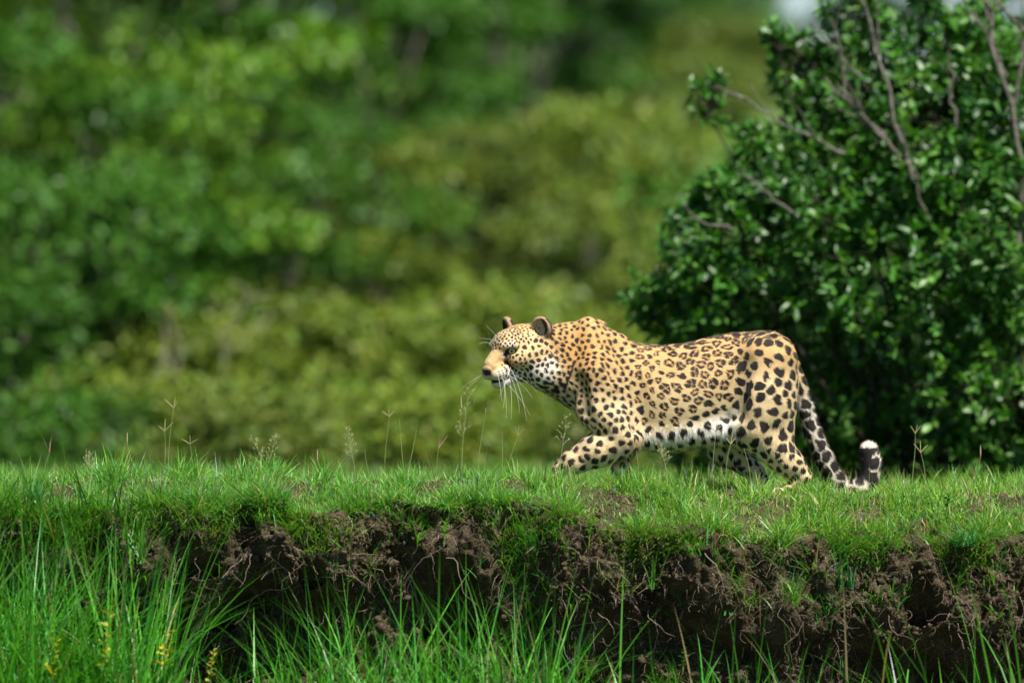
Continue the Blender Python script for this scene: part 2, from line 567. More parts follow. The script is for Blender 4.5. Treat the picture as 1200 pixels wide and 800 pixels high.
# trunk of the body: stations px, top py, bottom py, half width
ST = np.array([(655, 388, 458, .075), (675, 386, 480, .09), (695, 388, 503, .105), (718, 393, 516, .125), (745, 401, 523, .14), (775, 404, 527, .15), (805, 401, 526, .152),
               (835, 394, 514, .148), (865, 389, 500, .14), (890, 390, 496, .13), (910, 397, 496, .115), (926, 413, 488, .085), (936, 433, 470, .05)], float)
SXw = (ST[:, 0] - 600) / PPM
def cub(xq, yv):
    # smooth interpolation of the stations
    m = np.gradient(yv, SXw)
    i = np.clip(np.searchsorted(SXw, xq) - 1, 0, len(SXw) - 2)
    h = SXw[i + 1] - SXw[i]; t = np.clip((xq - SXw[i]) / h, 0, 1)
    return (2*t**3-3*t**2+1)*yv[i] + (t**3-2*t**2+t)*h*m[i] + (-2*t**3+3*t**2)*yv[i+1] + (t**3-t**2)*h*m[i+1]
def torso(X_, Y_, Z_):
    xq = X_[:, 0, 0]
    tp = CAM_H - (cub(xq, ST[:, 1]) - 400) * q_; bt = CAM_H - (cub(xq, ST[:, 2]) - 400) * q_
    hw = cub(xq, ST[:, 3])
    cz = ((tp + bt) / 2)[:, None, None]; hh = ((tp - bt) / 2)[:, None, None]; hw = hw[:, None, None]
    u = (Z_ - cz) / hh
    wz = hw * (1 - 0.18 * np.clip(u, 0, 1) ** 2)          # a little narrower to the spine
    r = np.sqrt((Y_ / wz) ** 2 + u ** 2)
    d = (r - 1) * np.minimum(wz, hh) * 0.9
    ex = np.maximum(SXw[0] - X_, X_ - SXw[-1])
    return np.where(ex > 0, np.sqrt(np.maximum(d, 0) ** 2 + ex ** 2) + np.minimum(d, 0) * 0, d)
apply(torso, (SXw[0] - .05, -.2, .1), (SXw[-1] + .05, .2, .8), 0.03)

# neck and nape
cone(W(675, 424, .0), W(634, 418, -.04), 42 * q_, 33 * q_, .045, 0.78)
cone(W(668, 400, -.01), W(634, 404, -.05), 18 * q_, 20 * q_, .04)
cone(W(680, 450, -.02), W(640, 436, -.08), 28 * q_, 20 * q_, .05)
# shoulder blades standing above the spine
cone(W(689, 383, -.045), W(700, 440, -.085), 11.5 * q_, 26 * q_, .035)
cone(W(700, 386, .05), W(705, 440, .085), 12 * q_, 26 * q_, .03)
cone(W(694, 396, -.03), W(722, 402, -.02), 17 * q_, 10 * q_, .04)
# near shoulder, upper arm, elbow
cone(W(700, 440, -.105), W(700, 478, -.115), 27 * q_, 23 * q_, .028)
cone(W(699, 478, -.12), W(730, 508, -.135), 24 * q_, 19 * q_, .02)
cone(W(722, 450, -.08), W(735, 505, -.115), 20 * q_, 16 * q_, .03)
cone(W(737, 512, -.125), W(739, 522, -.125), 9 * q_, 8 * q_, .02)
# near forearm reaching forward, wrist, paw
cone(W(730, 517, -.125), W(698, 528, -.125), 20 * q_, 19.5 * q_, .022)
cone(W(698, 528, -.125), W(672, 541, -.13), 19.5 * q_, 14.5 * q_, .02)
cone(W(672, 541, -.13), W(657, 549, -.13), 14.5 * q_, 9.5 * q_, .015)
cone(W(658, 549, -.13), W(648, 563, -.13), 9 * q_, 8 * q_, .012)
cone(W(650, 566, -.13), W(640, 571, -.13), 9.5 * q_, 8.5 * q_, .012, 1.15)
for j in (-1.5, -.5, .5, 1.5):
    cone(W(640, 570, -.13 + j * .017), W(632, 573, -.13 + j * .019), 5 * q_, 4.2 * q_, .006)
# far foreleg, upright below the body
cone(W(712, 485, .08), W(728, 522, .05), 26 * q_, 15 * q_, .03)
cone(W(729, 520, .05), W(728, 548, -.05), 13 * q_, 10.5 * q_, .015)
cone(W(728, 548, -.05), W(726, 566, -.05), 10.5 * q_, 9.5 * q_, .015)
cone(W(724, 570, -.05), W(715, 575, -.05), 9.5 * q_, 8.5 * q_, .012, 1.15)
for j in (-1.5, -.5, .5, 1.5):
    cone(W(715, 575, -.05 + j * .017), W(707, 577, -.05 + j * .019), 5 * q_, 4.2 * q_, .006)
# near thigh, knee, shank, hock, foot
cone(W(900, 422, -.075), W(893, 478, -.10), 34 * q_, 34 * q_, .04)
cone(W(893, 470, -.105), W(884, 500, -.115), 35 * q_, 27 * q_, .03)
cone(W(912, 450, -.09), W(912, 522, -.11), 22 * q_, 18 * q_, .03)
cone(W(880, 500, -.115), W(872, 508, -.115), 20 * q_, 17 * q_, .025)
cone(W(884, 503, -.115), W(926, 545, -.11), 25 * q_, 16 * q_, .025)
cone(W(926, 540, -.11), W(942, 558, -.11), 15 * q_, 9.5 * q_, .02)
cone(W(943, 560, -.11), W(922, 577, -.11), 9 * q_, 9 * q_, .012)
cone(W(922, 577, -.11), W(900, 583, -.11), 9.5 * q_, 9.5 * q_, .012, 1.1)
for j in (-1.5, -.5, .5, 1.5):
    cone(W(900, 583, -.11 + j * .017), W(891, 585, -.11 + j * .02), 5 * q_, 4.2 * q_, .006)
# far hind leg, further forward
cone(W(885, 450, .07), W(862, 500, .10), 34 * q_, 28 * q_, .04)
cone(W(862, 500, .10), W(846, 522, .105), 26 * q_, 19 * q_, .03)
cone(W(846, 524, .105), W(885, 553, .10), 18 * q_, 11 * q_, .02)
cone(W(885, 553, .10), W(893, 562, .10), 10 * q_, 8 * q_, .015)
cone(W(893, 564, .10), W(868, 578, .10), 8.5 * q_, 8.5 * q_, .012)
cone(W(868, 578, .10), W(858, 580, .10), 9 * q_, 8 * q_, .012, 1.2)
# flank fold between belly and thigh
cone(W(835, 508, -.07), W(866, 505, -.09), 9 * q_, 10 * q_, .05)
cone(W(762, 512, -.075), W(842, 505, -.085), 12 * q_, 10 * q_, .05)
# creases: behind the shoulder, in front of the thigh, hollow of the flank
cone(W(741, 420, -.186), W(753, 498, -.188), 15 * q_, 15 * q_, .018, 1.0, True)
cone(W(676, 446, -.185), W(682, 482, -.192), 9 * q_, 9 * q_, .035, 1.0, True)
cone(W(714, 398, -.17), W(722, 440, -.195), 11 * q_, 10 * q_, .025, 1.0, True)
cone(W(864, 425, -.203), W(858, 480, -.196), 15 * q_, 14 * q_, .04, 1.0, True)
cone(W(650, 408, -.205), W(655, 444, -.205), 9 * q_, 9 * q_, .03, 1.0, True)
# tail
TP = [(928, 428, 9), (936, 452, 9.5), (943, 478, 10), (953, 508, 10.5), (965, 536, 11), (977, 559, 10.5), (994, 573, 10), (1010, 573, 10.5), (1019, 560, 11), (1021, 543, 12), (1018, 529, 11.5)]
for (a0, b0, r0), (a1, b1, r1) in zip(TP[:-1], TP[1:]):
    cone(W(a0, b0, .0), W(a1, b1, .0), r0 * q_, r1 * q_, .008)

# head, in its own frame
def he(f, l, u, rf, rl, ru, k=.02, sub=False, rot=None):
    A = HR if rot is None else rot @ HR
    ell(H(f, l, u), np.array((rf, rl, ru)) * HS, A, k, sub)
def hc(a, b, ra, rb, k=.015, sub=False):
    cone(H(*a), H(*b), ra * HS, rb * HS, k, 1.0, sub)
he(-.005, 0, .002, .088, .076, .060)
he(.045, 0, .020, .050, .052, .040)
he(-.045, 0, -.03, .07, .068, .065, .03)
for s in (-1, 1):
    he(.035, s * .048, -.030, .050, .033, .036)
    he(-.010, s * .062, -.045, .050, .037, .050, .020)
    he(.118, s * .023, -.056, .038, .0265, .0255, .010)          # whisker pads
    hc((.082, s * .024, .021), (.058, s * .062, .015), .013, .013, .010)   # brow
    he(.070, s * .056, .000, .010, .012, .010, .008, True)
hc((.055, 0, .008), (.132, 0, -.026), .033, .022, .018)          # bridge of the nose
he(.152, 0, -.036, .013, .018, .012, .008)                      # nose pad
he(.114, 0, -.092, .029, .026, .018, .010)                      # chin
hc((.105, 0, -.090), (.000, 0, -.078), .023, .047, .02)         # lower jaw
for s in (-1, 1):
    hc((.150, s * .022, -.083), (.085, s * .052, -.086), .0022, .0025, .003, True)     # mouth line
    he(.161, s * .0085, -.040, .006, .0045, .004, .003, True)    # nostrils
    he(.076, s * .050, .001, .012, .0155, .0085, .005, True)      # eye socket
def rotm(ax, a):
    return np.array(Matrix.Rotation(a, 3, ax))
for s in (-1, 1):
    # ear: rounded cup turned forward and a little outward
    c, sn = math.cos(s * .35), math.sin(s * .35)
    Rz = np.array([[c, sn, 0], [-sn, c, 0], [0, 0, 1]])
    tl = s * .38
    Rx = np.array([[1, 0, 0], [0, math.cos(tl), -math.sin(tl)], [0, math.sin(tl), math.cos(tl)]])
    Rr = Rx.T @ Rz if False else Rz
    he(-.045, s * .088, .040, .019, .038, .040, .012, False, Rr)
    he(-.045 + .018, s * .088 + s * .005, .045, .019, .030, .032, .004, True, Rr)

def surface_nets(D, gx, gy, gz):
    ins = D < 0
    nx_, ny_, nz_ = D.shape
    cnt = np.zeros((nx_ - 1, ny_ - 1, nz_ - 1), dtype=np.uint8)
    for a in (0, 1):
        for b in (0, 1):
            for c in (0, 1):
                cnt += ins[a:nx_ - 1 + a, b:ny_ - 1 + b, c:nz_ - 1 + c]
    mixed = (cnt > 0) & (cnt < 8)
    idx = -np.ones(mixed.shape, dtype=np.int64)
    I, J, K = np.nonzero(mixed)
    idx[I, J, K] = np.arange(len(I))
    acc = np.zeros((len(I), 3)); num = np.zeros(len(I))
    cs = [(a, b, c) for a in (0, 1) for b in (0, 1) for c in (0, 1)]
    for p in cs:
        for ax in range(3):
            if p[ax]: continue
            q = list(p); q[ax] = 1
            d0 = D[I + p[0], J + p[1], K + p[2]]; d1 = D[I + q[0], J + q[1], K + q[2]]
            m = (d0 < 0) != (d1 < 0)
            t = np.where(m, d0 / (d0 - d1 + 1e-12), 0)
            P0 = np.stack([gx[I + p[0]], gy[J + p[1]], gz[K + p[2]]], 1); P1 = np.stack([gx[I + q[0]], gy[J + q[1]], gz[K + q[2]]], 1)
            acc += np.where(m[:, None], P0 + (P1 - P0) * t[:, None], 0); num += m
    V = acc / num[:, None]
    faces = []
    for ax in range(3):
        sl0 = [slice(None)] * 3; sl1 = [slice(None)] * 3
        sl0[ax] = slice(0, -1); sl1[ax] = slice(1, None)
        a, b = ins[tuple(sl0)], ins[tuple(sl1)]
        ch = a != b
        I2, J2, K2 = np.nonzero(ch)
        o = [I2, J2, K2]
        u, v = (ax + 1) % 3, (ax + 2) % 3
        ok = (o[u] > 0) & (o[v] > 0) & (o[u] < mixed.shape[u]) & (o[v] < mixed.shape[v])
        o = [q[ok] for q in o]
        def cell(du, dv):
            q = [x.copy() for x in o]; q[u] = q[u] - du; q[v] = q[v] - dv
            return idx[q[0], q[1], q[2]]
        quad = np.stack([cell(1, 1), cell(0, 1), cell(0, 0), cell(1, 0)], 1)
        flip = ~a[o[0], o[1], o[2]]
        quad[flip] = quad[flip][:, ::-1]
        faces.append(quad)
    return V, np.concatenate(faces)

SV, SF = surface_nets(D, GX, GY, GZ)
tmp = mesh_np('tmp', SV, [SF])
to = bpy.data.objects.new('tmp', tmp); C.objects.link(to)
md = to.modifiers.new('s', 'SMOOTH'); md.factor = 0.5; md.iterations = 3
md = to.modifiers.new('d', 'SUBSURF'); md.levels = 1; md.render_levels = 1
dg = bpy.context.evaluated_depsgraph_get()
bm_me = bpy.data.meshes.new_from_object(to.evaluated_get(dg))
bpy.data.objects.remove(to); bpy.data.meshes.remove(tmp)
nv = len(bm_me.vertices)
BV = np.empty(nv * 3, dtype=np.float32); bm_me.vertices.foreach_get('co', BV); BV = BV.reshape(-1, 3).astype(float)
BN = np.empty(nv * 3, dtype=np.float32); bm_me.vertex_normals.foreach_get('vector', BN); BN = BN.reshape(-1, 3).astype(float)
print('leopard verts', nv)

# -- coat
sfac = (CAM_D + BV[:, 1]) / CAM_D
PX = BV[:, 0] * PPM / sfac + 600
PY = 400 - (BV[:, 2] - CAM_H) * PPM / sfac
HL = (BV - HO) @ HR.T / HS            # head frame F, L, U
isface = (np.linalg.norm((HL - np.array([.05, 0, -.02])) * np.array([1, 1.05, 1]), axis=1) < 0.135) & (HL[:, 0] > -.035)
istail = ((PX > 934) & (PY > 452) & (BV[:, 1] > -.07) & (PX > 934 + (PY - 452) * 0.38)) | (PX > 957)
dTail = np.full(nv, 9.0)
tpts = np.array([W(a, b) for a, b, r in TP])
tl_len = np.concatenate([[0], np.cumsum(np.linalg.norm(np.diff(tpts, axis=0), axis=1))])
tpar = np.zeros(nv)
for k in range(len(tpts) - 1):
    ba = tpts[k + 1] - tpts[k]; h = np.clip(((BV - tpts[k]) @ ba) / (ba @ ba), 0, 1)
    dd = np.linalg.norm(BV - tpts[k] - h[:, None] * ba, axis=1)
    m = dd < dTail
    dTail[m] = dd[m]; tpar[m] = tl_len[k] + h[m] * np.linalg.norm(ba)
istail = (dTail < 0.047) & (tpar > 0.06) & (PX > 932)

def mixc(a, b, t):
    return np.asarray(a) * (1 - t[:, None]) + np.asarray(b) * t[:, None]
TAN, ORN, CRM, WHT = (0.55, 0.35, 0.145), (0.53, 0.28, 0.08), (0.64, 0.49, 0.28), (0.76, 0.73, 0.66)
nz3 = fbm(BV, 9, 300, 3)
top = np.interp(PX, ST[:, 0], ST[:, 1]); bot = np.interp(PX, ST[:, 0], ST[:, 2])
tt = np.clip((PY - top) / (bot - top), -0.2, 1.6) + 0.06 * nz3
col = mixc(TAN, CRM, sstep(0.15, 0.75, tt))
ornm = np.exp(-(((PX - 678) / 30) ** 2 + ((PY - 412) / 30) ** 2)) * 0.95
col = mixc(col, ORN, np.clip(ornm, 0, 1)) if False else col * (1 - ornm[:, None]) + np.array(ORN) * ornm[:, None]
legs = np.maximum(sstep(490, 520, PY + 6 * nz3), sstep(855, 885, PX) * sstep(405, 470, PY + 8 * nz3))
col = col * (1 - legs[:, None]) + np.array((0.67, 0.51, 0.29)) * legs[:, None]
belly = sstep(0.66, 0.90, tt + .05 * nz3) * sstep(748, 760, PX) * sstep(876, 852, PX) * sstep(548, 535, PY)
wh = np.maximum(belly, sstep(-.25, -.8, BN[:, 2]) * 0.7 * (PX > 650))
chest = sstep(670, 650, PX - (PY - 470) * 0.55) * sstep(452, 470, PY) * (PX > 640) * (PY < 515)
wh = np.maximum(wh, chest * 0.85)
wh = np.maximum(wh, sstep(0.03, 0.07, BV[:, 1]) * (PY > 500) * 0.6)
wh = np.maximum(wh, sstep(-.11, -.09, BV[:, 1]) * (PY > 546) * (PX > 700) * (PX < 745) * 0.8)
col = mixc(0, 0, wh * 0) + col * (1 - wh[:, None]) + np.array(WHT) * wh[:, None]
# tail: white below, tan above
tw = sstep(0.05, 0.18, tpar) * istail
col = col * (1 - tw[:, None] * .85) + np.array((.60, .55, .47)) * tw[:, None] * .85
# face base
F_, L_, U_ = HL[:, 0], HL[:, 1], HL[:, 2]
aL = np.abs(L_)
fcol = np.tile((0.58, 0.40, 0.20), (nv, 1))
def put(m, c):
    global fcol
    m = np.clip(m, 0, 1)[:, None]
    fcol = fcol * (1 - m) + np.array(c) * m
put(sstep(-.035, -.075, U_), (0.70, 0.62, 0.50))
put(sstep(.034, .022, aL) * sstep(.055, .075, F_) * sstep(-.058, -.045, U_), (0.43, 0.295, 0.135))     # bridge
put(sstep(.03, .05, U_) * sstep(.04, .0, F_), (0.60, 0.36, 0.14))
def blob(f, l, u, r, soft=.5, sy=True):
    d = np.sqrt(((F_ - f) / r[0]) ** 2 + (((aL if sy else L_) - l) / r[1]) ** 2 + ((U_ - u) / r[2]) ** 2)
    return sstep(1 + soft * .5, 1 - soft * .5, d)
put(blob(.083, .030, -.008, (.014, .012, .014), .8) * .9, (0.74, 0.68, 0.58))       # pale inner corner
put(blob(.07, .05, .024, (.02, .02, .007), .8) * .7, (0.72, 0.62, 0.46))            # pale brow
put(blob(.118, .0, -.104, (.05, .05, .026), .5) * .95, (0.60, 0.565, 0.50))          # chin
put(blob(.115, .040, -.058, (.03, .02, .014), .7) * .8, (0.72, 0.64, 0.52))         # whisker pad
put(sstep(-.066, -.09, U_) * sstep(.10, .03, F_) * .55, (0.72, 0.68, 0.60))
BLK = (0.014, 0.012, 0.012)
put(blob(.156, 0, -.043, (.020, .0215, .0175), .35), (0.05, 0.03, 0.028))           # nose leather
put(blob(.163, 0, -.030, (.008, .014, .005), .5) * .6, (0.22, 0.12, 0.10))
ml = np.clip((0.147 - F_) / 0.057, 0, 1); mlL = .022 + .024 * ml
put(sstep(.0060, .003, np.abs(U_ + .083 - .002 * ml)) * (F_ > .080) * (F_ < .160), BLK)
put(sstep(.004, .002, np.abs(aL)) * (F_ > .14) * (U_ < -.048) * (U_ > -.08), BLK)
put(blob(.088, .050, -.085, (.020, .024, .009), .5), (0.03, 0.02, 0.02))             # dark lip corner
fcol *= (1 + .16 * noise3(BV, 120, 360) + .10 * noise3(BV * np.array([.5, 1, 1.5]), 330, 361))[:, None]
put(blob(.142, .028, -.034, (.012, .008, .006), .8) * .6, (0.16, 0.10, 0.06))        # darker edge of the nostril wing
put(sstep(.012, .0, np.abs(aL - .031)) * sstep(.085, .10, F_) * sstep(.150, .135, F_) * sstep(-.052, -.035, U_) * .45, (0.30, 0.17, 0.07))
put(blob(.075, .055, .022, (.022, .020, .0055), .7) * .75, (0.72, 0.66, 0.54))
# eye rim and tear line
put(blob(.073, .048, .001, (.020, .0215, .0125), .3), BLK)
put(blob(.088, .036, -.006, (.011, .011, .006), .5), BLK)
# whisker rows
for r_i, uu in enumerate((-.048, -.056, -.063)):
    for j in range(5):
        put(blob(.138 - .0115 * j, .034 + .0045 * j, uu, (.0044, .024, .0023), .5), (0.07, 0.045, 0.03))
fm = isface & ~istail
fsoft = sstep(-.055, -.015, F_) * sstep(.19, .14, np.linalg.norm(HL - np.array([.04, 0, -.03]), axis=1))
col = np.where(fsoft[:, None] > 0, col * (1 - fsoft[:, None]) + fcol * fsoft[:, None], col)

# spots: points spread over the skin, spacing by region
def region_spec():
    sp = np.full(nv, 0.0410); r = np.full(nv, 0.0212); kind = np.ones(nv, int)       # 1 rosette, 0 solid, 2 none
    neck = (PX < 742)
    f = sstep(655, 745, PX)
    sp = np.where(neck, 0.0220 + 0.0065 * f, sp); r = np.where(neck, 0.0090 + 0.0026 * f, r); kind[neck] = 0
    low = (PY > 470) & (PX < 755)
    sp[low] = .0295; r[low] = .0125; kind[low] = 0
    fore = (PY > 505) & (PX < 760)
    sp[fore] = .0365; r[fore] = .0148; kind[fore] = 0
    trans = (PX >= 742) & (PX < 775)
    sp[trans] = .034; r[trans] = .0148
    bel = (PX > 745) & (PX < 868) & (tt > .70)
    sp[bel] = .042; r[bel] = .0155; kind[bel] = 0
    hind = (PX > 862 + np.clip(430 - PY, 0, 40) * .5)
    sp[hind] = .0460; r[hind] = .0212; kind[hind] = 0
    lo2 = (PX > 800) & (PY > 525)
    sp[lo2] = .033; r[lo2] = .0142; kind[lo2] = 0
    sp[istail] = .044; r[istail] = .025; kind[istail] = 0
    face = fsoft > .3
    sp[face] = .0160; r[face] = .0063; kind[face] = 0
    fore_h = face & (U_ > .015)
    sp[fore_h] = .0125; r[fore_h] = .0056
    ck = face & (F_ < .045) & (U_ < .01)
    sp[ck] = .0225; r[ck] = .0095
    none = face & (((aL < .030) & (F_ > .070) & (U_ > -.055) & (U_ < .014)) | (F_ > .115) | ((U_ < -.085) & (F_ > .06)) | (blob(.073, .050, .002, (.03, .03, .018), .1) > .5))
    kind[none] = 2
    ear = (np.abs(aL - .088) < .042) & (np.linalg.norm(HL * np.array([1.6, 0, 1]) - np.array([-.072, 0, .044]), axis=1) < .044) & (np.linalg.norm(HL * np.array([1, .95, 1.15]), axis=1) > .085)
    kind[ear] = 2
    return sp, r, kind, ear
SP, RR, KD, EAR = region_spec()
cand = rng.permutation(nv)[:60000]
cell = 0.05
grid = {}
centers = []
for i in cand:
    if KD[i] == 2: continue
    p = BV[i]; s = SP[i]
    c = (int(p[0] // cell), int(p[1] // cell), int(p[2] // cell))
    ok = True
    for dx in (-1, 0, 1):
        for dy in (-1, 0, 1):
            for dz in (-1, 0, 1):
                for j in grid.get((c[0] + dx, c[1] + dy, c[2] + dz), ()):
                    q = BV[j]
                    lim = 0.5 * (s + SP[j]) * 0.94
                    if (p[0] - q[0]) ** 2 + (p[1] - q[1]) ** 2 + (p[2] - q[2]) ** 2 < lim * lim:
                        ok = False; break
                if not ok: break
            if not ok: break
        if not ok: break
    if ok:
        grid.setdefault(c, []).append(i); centers.append(i)
print('spots', len(centers))
order = np.argsort(BV[:, 0]); xsrt = BV[order, 0]
dark = np.zeros(nv); inner = np.zeros(nv)
wob = fbm(BV, 75, 310, 3); wob2 = fbm(BV, 160, 320, 2)
warp = 0.16 * SP[:, None] * np.stack([fbm(BV / SP[:, None] * .035, 28, 350 + 7 * j, 2) for j in range(3)], 1)
BW = BV + warp
def near(p, ext):
    a, b = np.searchsorted(xsrt, p[0] - ext - .01), np.searchsorted(xsrt, p[0] + ext + .01)
    ids = order[a:b]
    d = BW[ids] - p
    m = (np.abs(d[:, 1]) < ext) & (np.abs(d[:, 2]) < ext) & (np.abs(d[:, 0]) < ext)
    return ids[m], d[m]
cpos = BV[centers].copy(); cidx = np.array(centers)
for it in range(3):
    d1 = np.full(nv, 9.0); d2 = np.full(nv, 9.0); i1 = -np.ones(nv, int)
    for k, ci in enumerate(cidx):
        ids, d = near(cpos[k], SP[ci] * 1.7)
        dist = np.linalg.norm(d, axis=1) / SP[ci]
        a = dist < d1[ids]
        d2[ids] = np.where(a, d1[ids], np.minimum(d2[ids], dist))
        d1[ids] = np.where(a, dist, d1[ids]); i1[ids[a]] = k
    if it == 2: break
    cnt_ = np.bincount(i1[i1 >= 0], minlength=len(cidx)).astype(float) + 1e-9
    mean = np.stack([np.bincount(i1[i1 >= 0], BV[i1 >= 0][:, c], minlength=len(cidx)) / cnt_ for c in range(3)], 1)
    for k in range(len(cidx)):
        if cnt_[k] < 4: continue
        ids, d = near(mean[k], .02)
        if len(ids):
            q = ids[np.argmin(np.sum((BV[ids] - mean[k]) ** 2, 1))]
            if KD[q] != 2:
                cidx[k] = q; cpos[k] = BV[q]
gapn = sstep(.07, .17, (d2 - d1))
byc = np.argsort(i1, kind='stable'); bs = np.searchsorted(i1[byc], np.arange(len(cidx) + 1))
for k, ci in enumerate(cidx):
    ids = byc[bs[k]:bs[k + 1]]
    if len(ids) < 3: continue
    p = cpos[k]; n = BN[ci]; R0 = RR[ci] * rng.uniform(0.85, 1.15)
    d = BW[ids] - p
    ax = np.array([1.0, 0, -0.3]) if p[2] > .28 else np.array([0.4, 0, -1.0])
    if PX[ci] < 770: ax = np.array([0.25, 0, -1.0])
    if PX[ci] > 862 and PY[ci] > 420: ax = np.array([0.15, 0, -1.0])
    u = ax - n * (ax @ n); u /= np.linalg.norm(u) + 1e-9
    th = rng.normal(0, 0.35); v = np.cross(n, u)
    u, v = u * math.cos(th) + v * math.sin(th), v * math.cos(th) - u * math.sin(th)
    el = rng.uniform(0.95, 1.25)
    x_, y_ = d @ u / el, d @ v * (el ** .6)
    rad = np.sqrt(x_ ** 2 + y_ ** 2) / R0
    ph = np.arctan2(y_, x_)
    rad = rad * (1 + 0.10 * np.cos(2 * ph + rng.uniform(0, 6.28)) + 0.09 * np.cos(3 * ph + rng.uniform(0, 6.28))) + 0.13 * wob[ids]
    soft = 0.0016 / R0 + .06
    gp = gapn[ids]
    if KD[ci] == 0:
        g = sstep(1 + soft, 1 - soft, rad) * gp
        if R0 > .011 and rng.random() < .3:
            pa = rng.uniform(0, 6.28)
            g = g * (1 - 0.95 * sstep(.35, .8, rad) * sstep(.75, .95, np.cos(ph - pa)))
        dark[ids] = np.maximum(dark[ids], g)
    else:
        wdt = rng.uniform(.30, .42)
        # how far out along the cell: the smaller of the circle and the cell border
        e = np.minimum(1 - rad, (d2[ids] - d1[ids] - .12) * SP[ci] / R0 * .6)
        ring = sstep(-.03, .06, e) * sstep(2 * wdt + .07, 2 * wdt - .07, e)
        kk = rng.choice([2, 3, 3, 4, 4]); p0 = rng.uniform(0, 6.28)
        gaps = sstep(-1.0, -.78, np.cos(kk * ph + p0 + .8 * np.sin(ph + p0)) + .25 * wob2[ids])
        g = ring * gaps
        if rng.random() < .08: g = sstep(-.03, .06, e - .15)
        dark[ids] = np.maximum(dark[ids], g)
        inner[ids] = np.maximum(inner[ids], sstep(.0, .2, e))
col = col * (1 - 0.75 * inner[:, None]) + np.array((0.47, 0.25, 0.095)) * 0.75 * inner[:, None]
# necklace streaks on the side of the neck
def streak(pts, r):
    global dark
    pts = [W(a, b, -.1) for a, b in pts]
    for q0, q1 in zip(pts[:-1], pts[1:]):
        ba = (q1 - q0)[[0, 2]]; pp = BV[:, [0, 2]] - q0[[0, 2]]
        h = np.clip(pp @ ba / (ba @ ba), 0, 1)
        dd = np.linalg.norm(pp - h[:, None] * ba, axis=1) + .0012 * wob
        dark = np.maximum(dark, sstep(r + .0012, r - .0012, dd) * (BV[:, 1] < .0))
streak([(645, 412), (650, 420), (654, 424)], .0035)
streak([(671, 426), (669, 436), (665, 446)], .0055)
streak([(664, 446), (661, 454)], .0075)
streak([(639, 449), (648, 450)], .004)
streak([(634, 453), (639, 454)], .0085)
streak([(647, 457), (652, 457)], .0085)
streak([(655, 447), (656, 450)], .008)
streak([(872, 425), (870, 432)], .011)
streak([(876, 450), (876, 462)], .010)
# spine: dense long dark marks
sp_m = (BN[:, 2] > .72) & (PX > 735) & (PX < 915) & (PY < top + 8)
dark = np.maximum(dark, sp_m * sstep(.0, .25, noise3(BV * np.array([.5, 1.2, 1]), 90, 330) + .1) * .85)
# tail rings near the tip
tend = tl_len[-1]
for t0_, t1_ in ((tend - .075, tend - .028), (tend - .022, tend + .004), (tend - .13, tend - .085)):
    m = istail & (dTail < .06)
    lat = np.clip((BV[:, 0] - np.interp(tpar, tl_len, tpts[:, 0])) / .04, -1, 1)
    dark = np.maximum(dark, m * sstep(t0_ - .004, t0_ + .002, tpar + .005 * wob) * sstep(t1_ + .004, t1_ - .002, tpar + .005 * wob) * sstep(.75, .45, lat + .1 * wob))
tipm = istail & (tpar > tend - .006)
dark[tipm & (BN[:, 2] > .35)] = 0
spotc = mixc(BLK, (0.045, 0.036, 0.032), np.clip(nz3 * .5 + .3, 0, 1))
dk = dark * (1 - .0 * fsoft)
col = col * (1 - dk[:, None]) + spotc * dk[:, None]
# ears: dark back with rim, paler hairy inside
inside = EAR & ((BN @ fw) > .15)
rimm = EAR & ~inside
col[EAR] = np.array((0.34, 0.22, 0.12))
cup = EAR & (np.sqrt(((aL - .093) / .027) ** 2 + ((U_ - .046) / .030) ** 2) < 1.0) & ((BN @ fw) > .0)
col[cup] = np.array((0.36, 0.30, 0.23)) * (1 + .6 * np.clip(noise3(BV * np.array([1, 1, .3]), 260, 340), -1, 1)[cup][:, None])
cupb = cup & (aL > .098)
col[cupb] = (0.03, 0.024, 0.02)
earback = EAR & ((BN @ fw) < .12) & (U_ > .0) & (U_ < .070)
col[earback] = (0.022, 0.018, 0.016)
col = col * (1 + 0.07 * nz3[:, None]) * (1 + 0.05 * wob2[:, None])
col = np.clip(col, 0.008, 0.8)

at = bm_me.color_attributes.new('Col', 'FLOAT_COLOR', 'POINT')
c4 = np.ones((nv, 4), dtype=np.float32); c4[:, :3] = col
at.data.foreach_set('color', c4.ravel())
M_coat = attr_material('spotted_coat', 0.72, 0.18, 0.25, 420, 0.15)
M_fur = attr_material('coat_hairs', 0.7, 0.2)
bm_me.materials.clear(); bm_me.materials.append(M_coat); bm_me.name = 'body'
bm_me.polygons.foreach_set('use_smooth', np.ones(len(bm_me.polygons), dtype=bool))
LP = W(790, 582, 0)
leo = thing('leopard', 'spotted leopard stalking to the left along the grassy bank top with its head low', 'leopard', tuple(LP))
body = link('body', bm_me, leo)
body.matrix_parent_inverse = Matrix.Translation(-Vector(LP))
INV = Matrix.Translation(-Vector(LP))

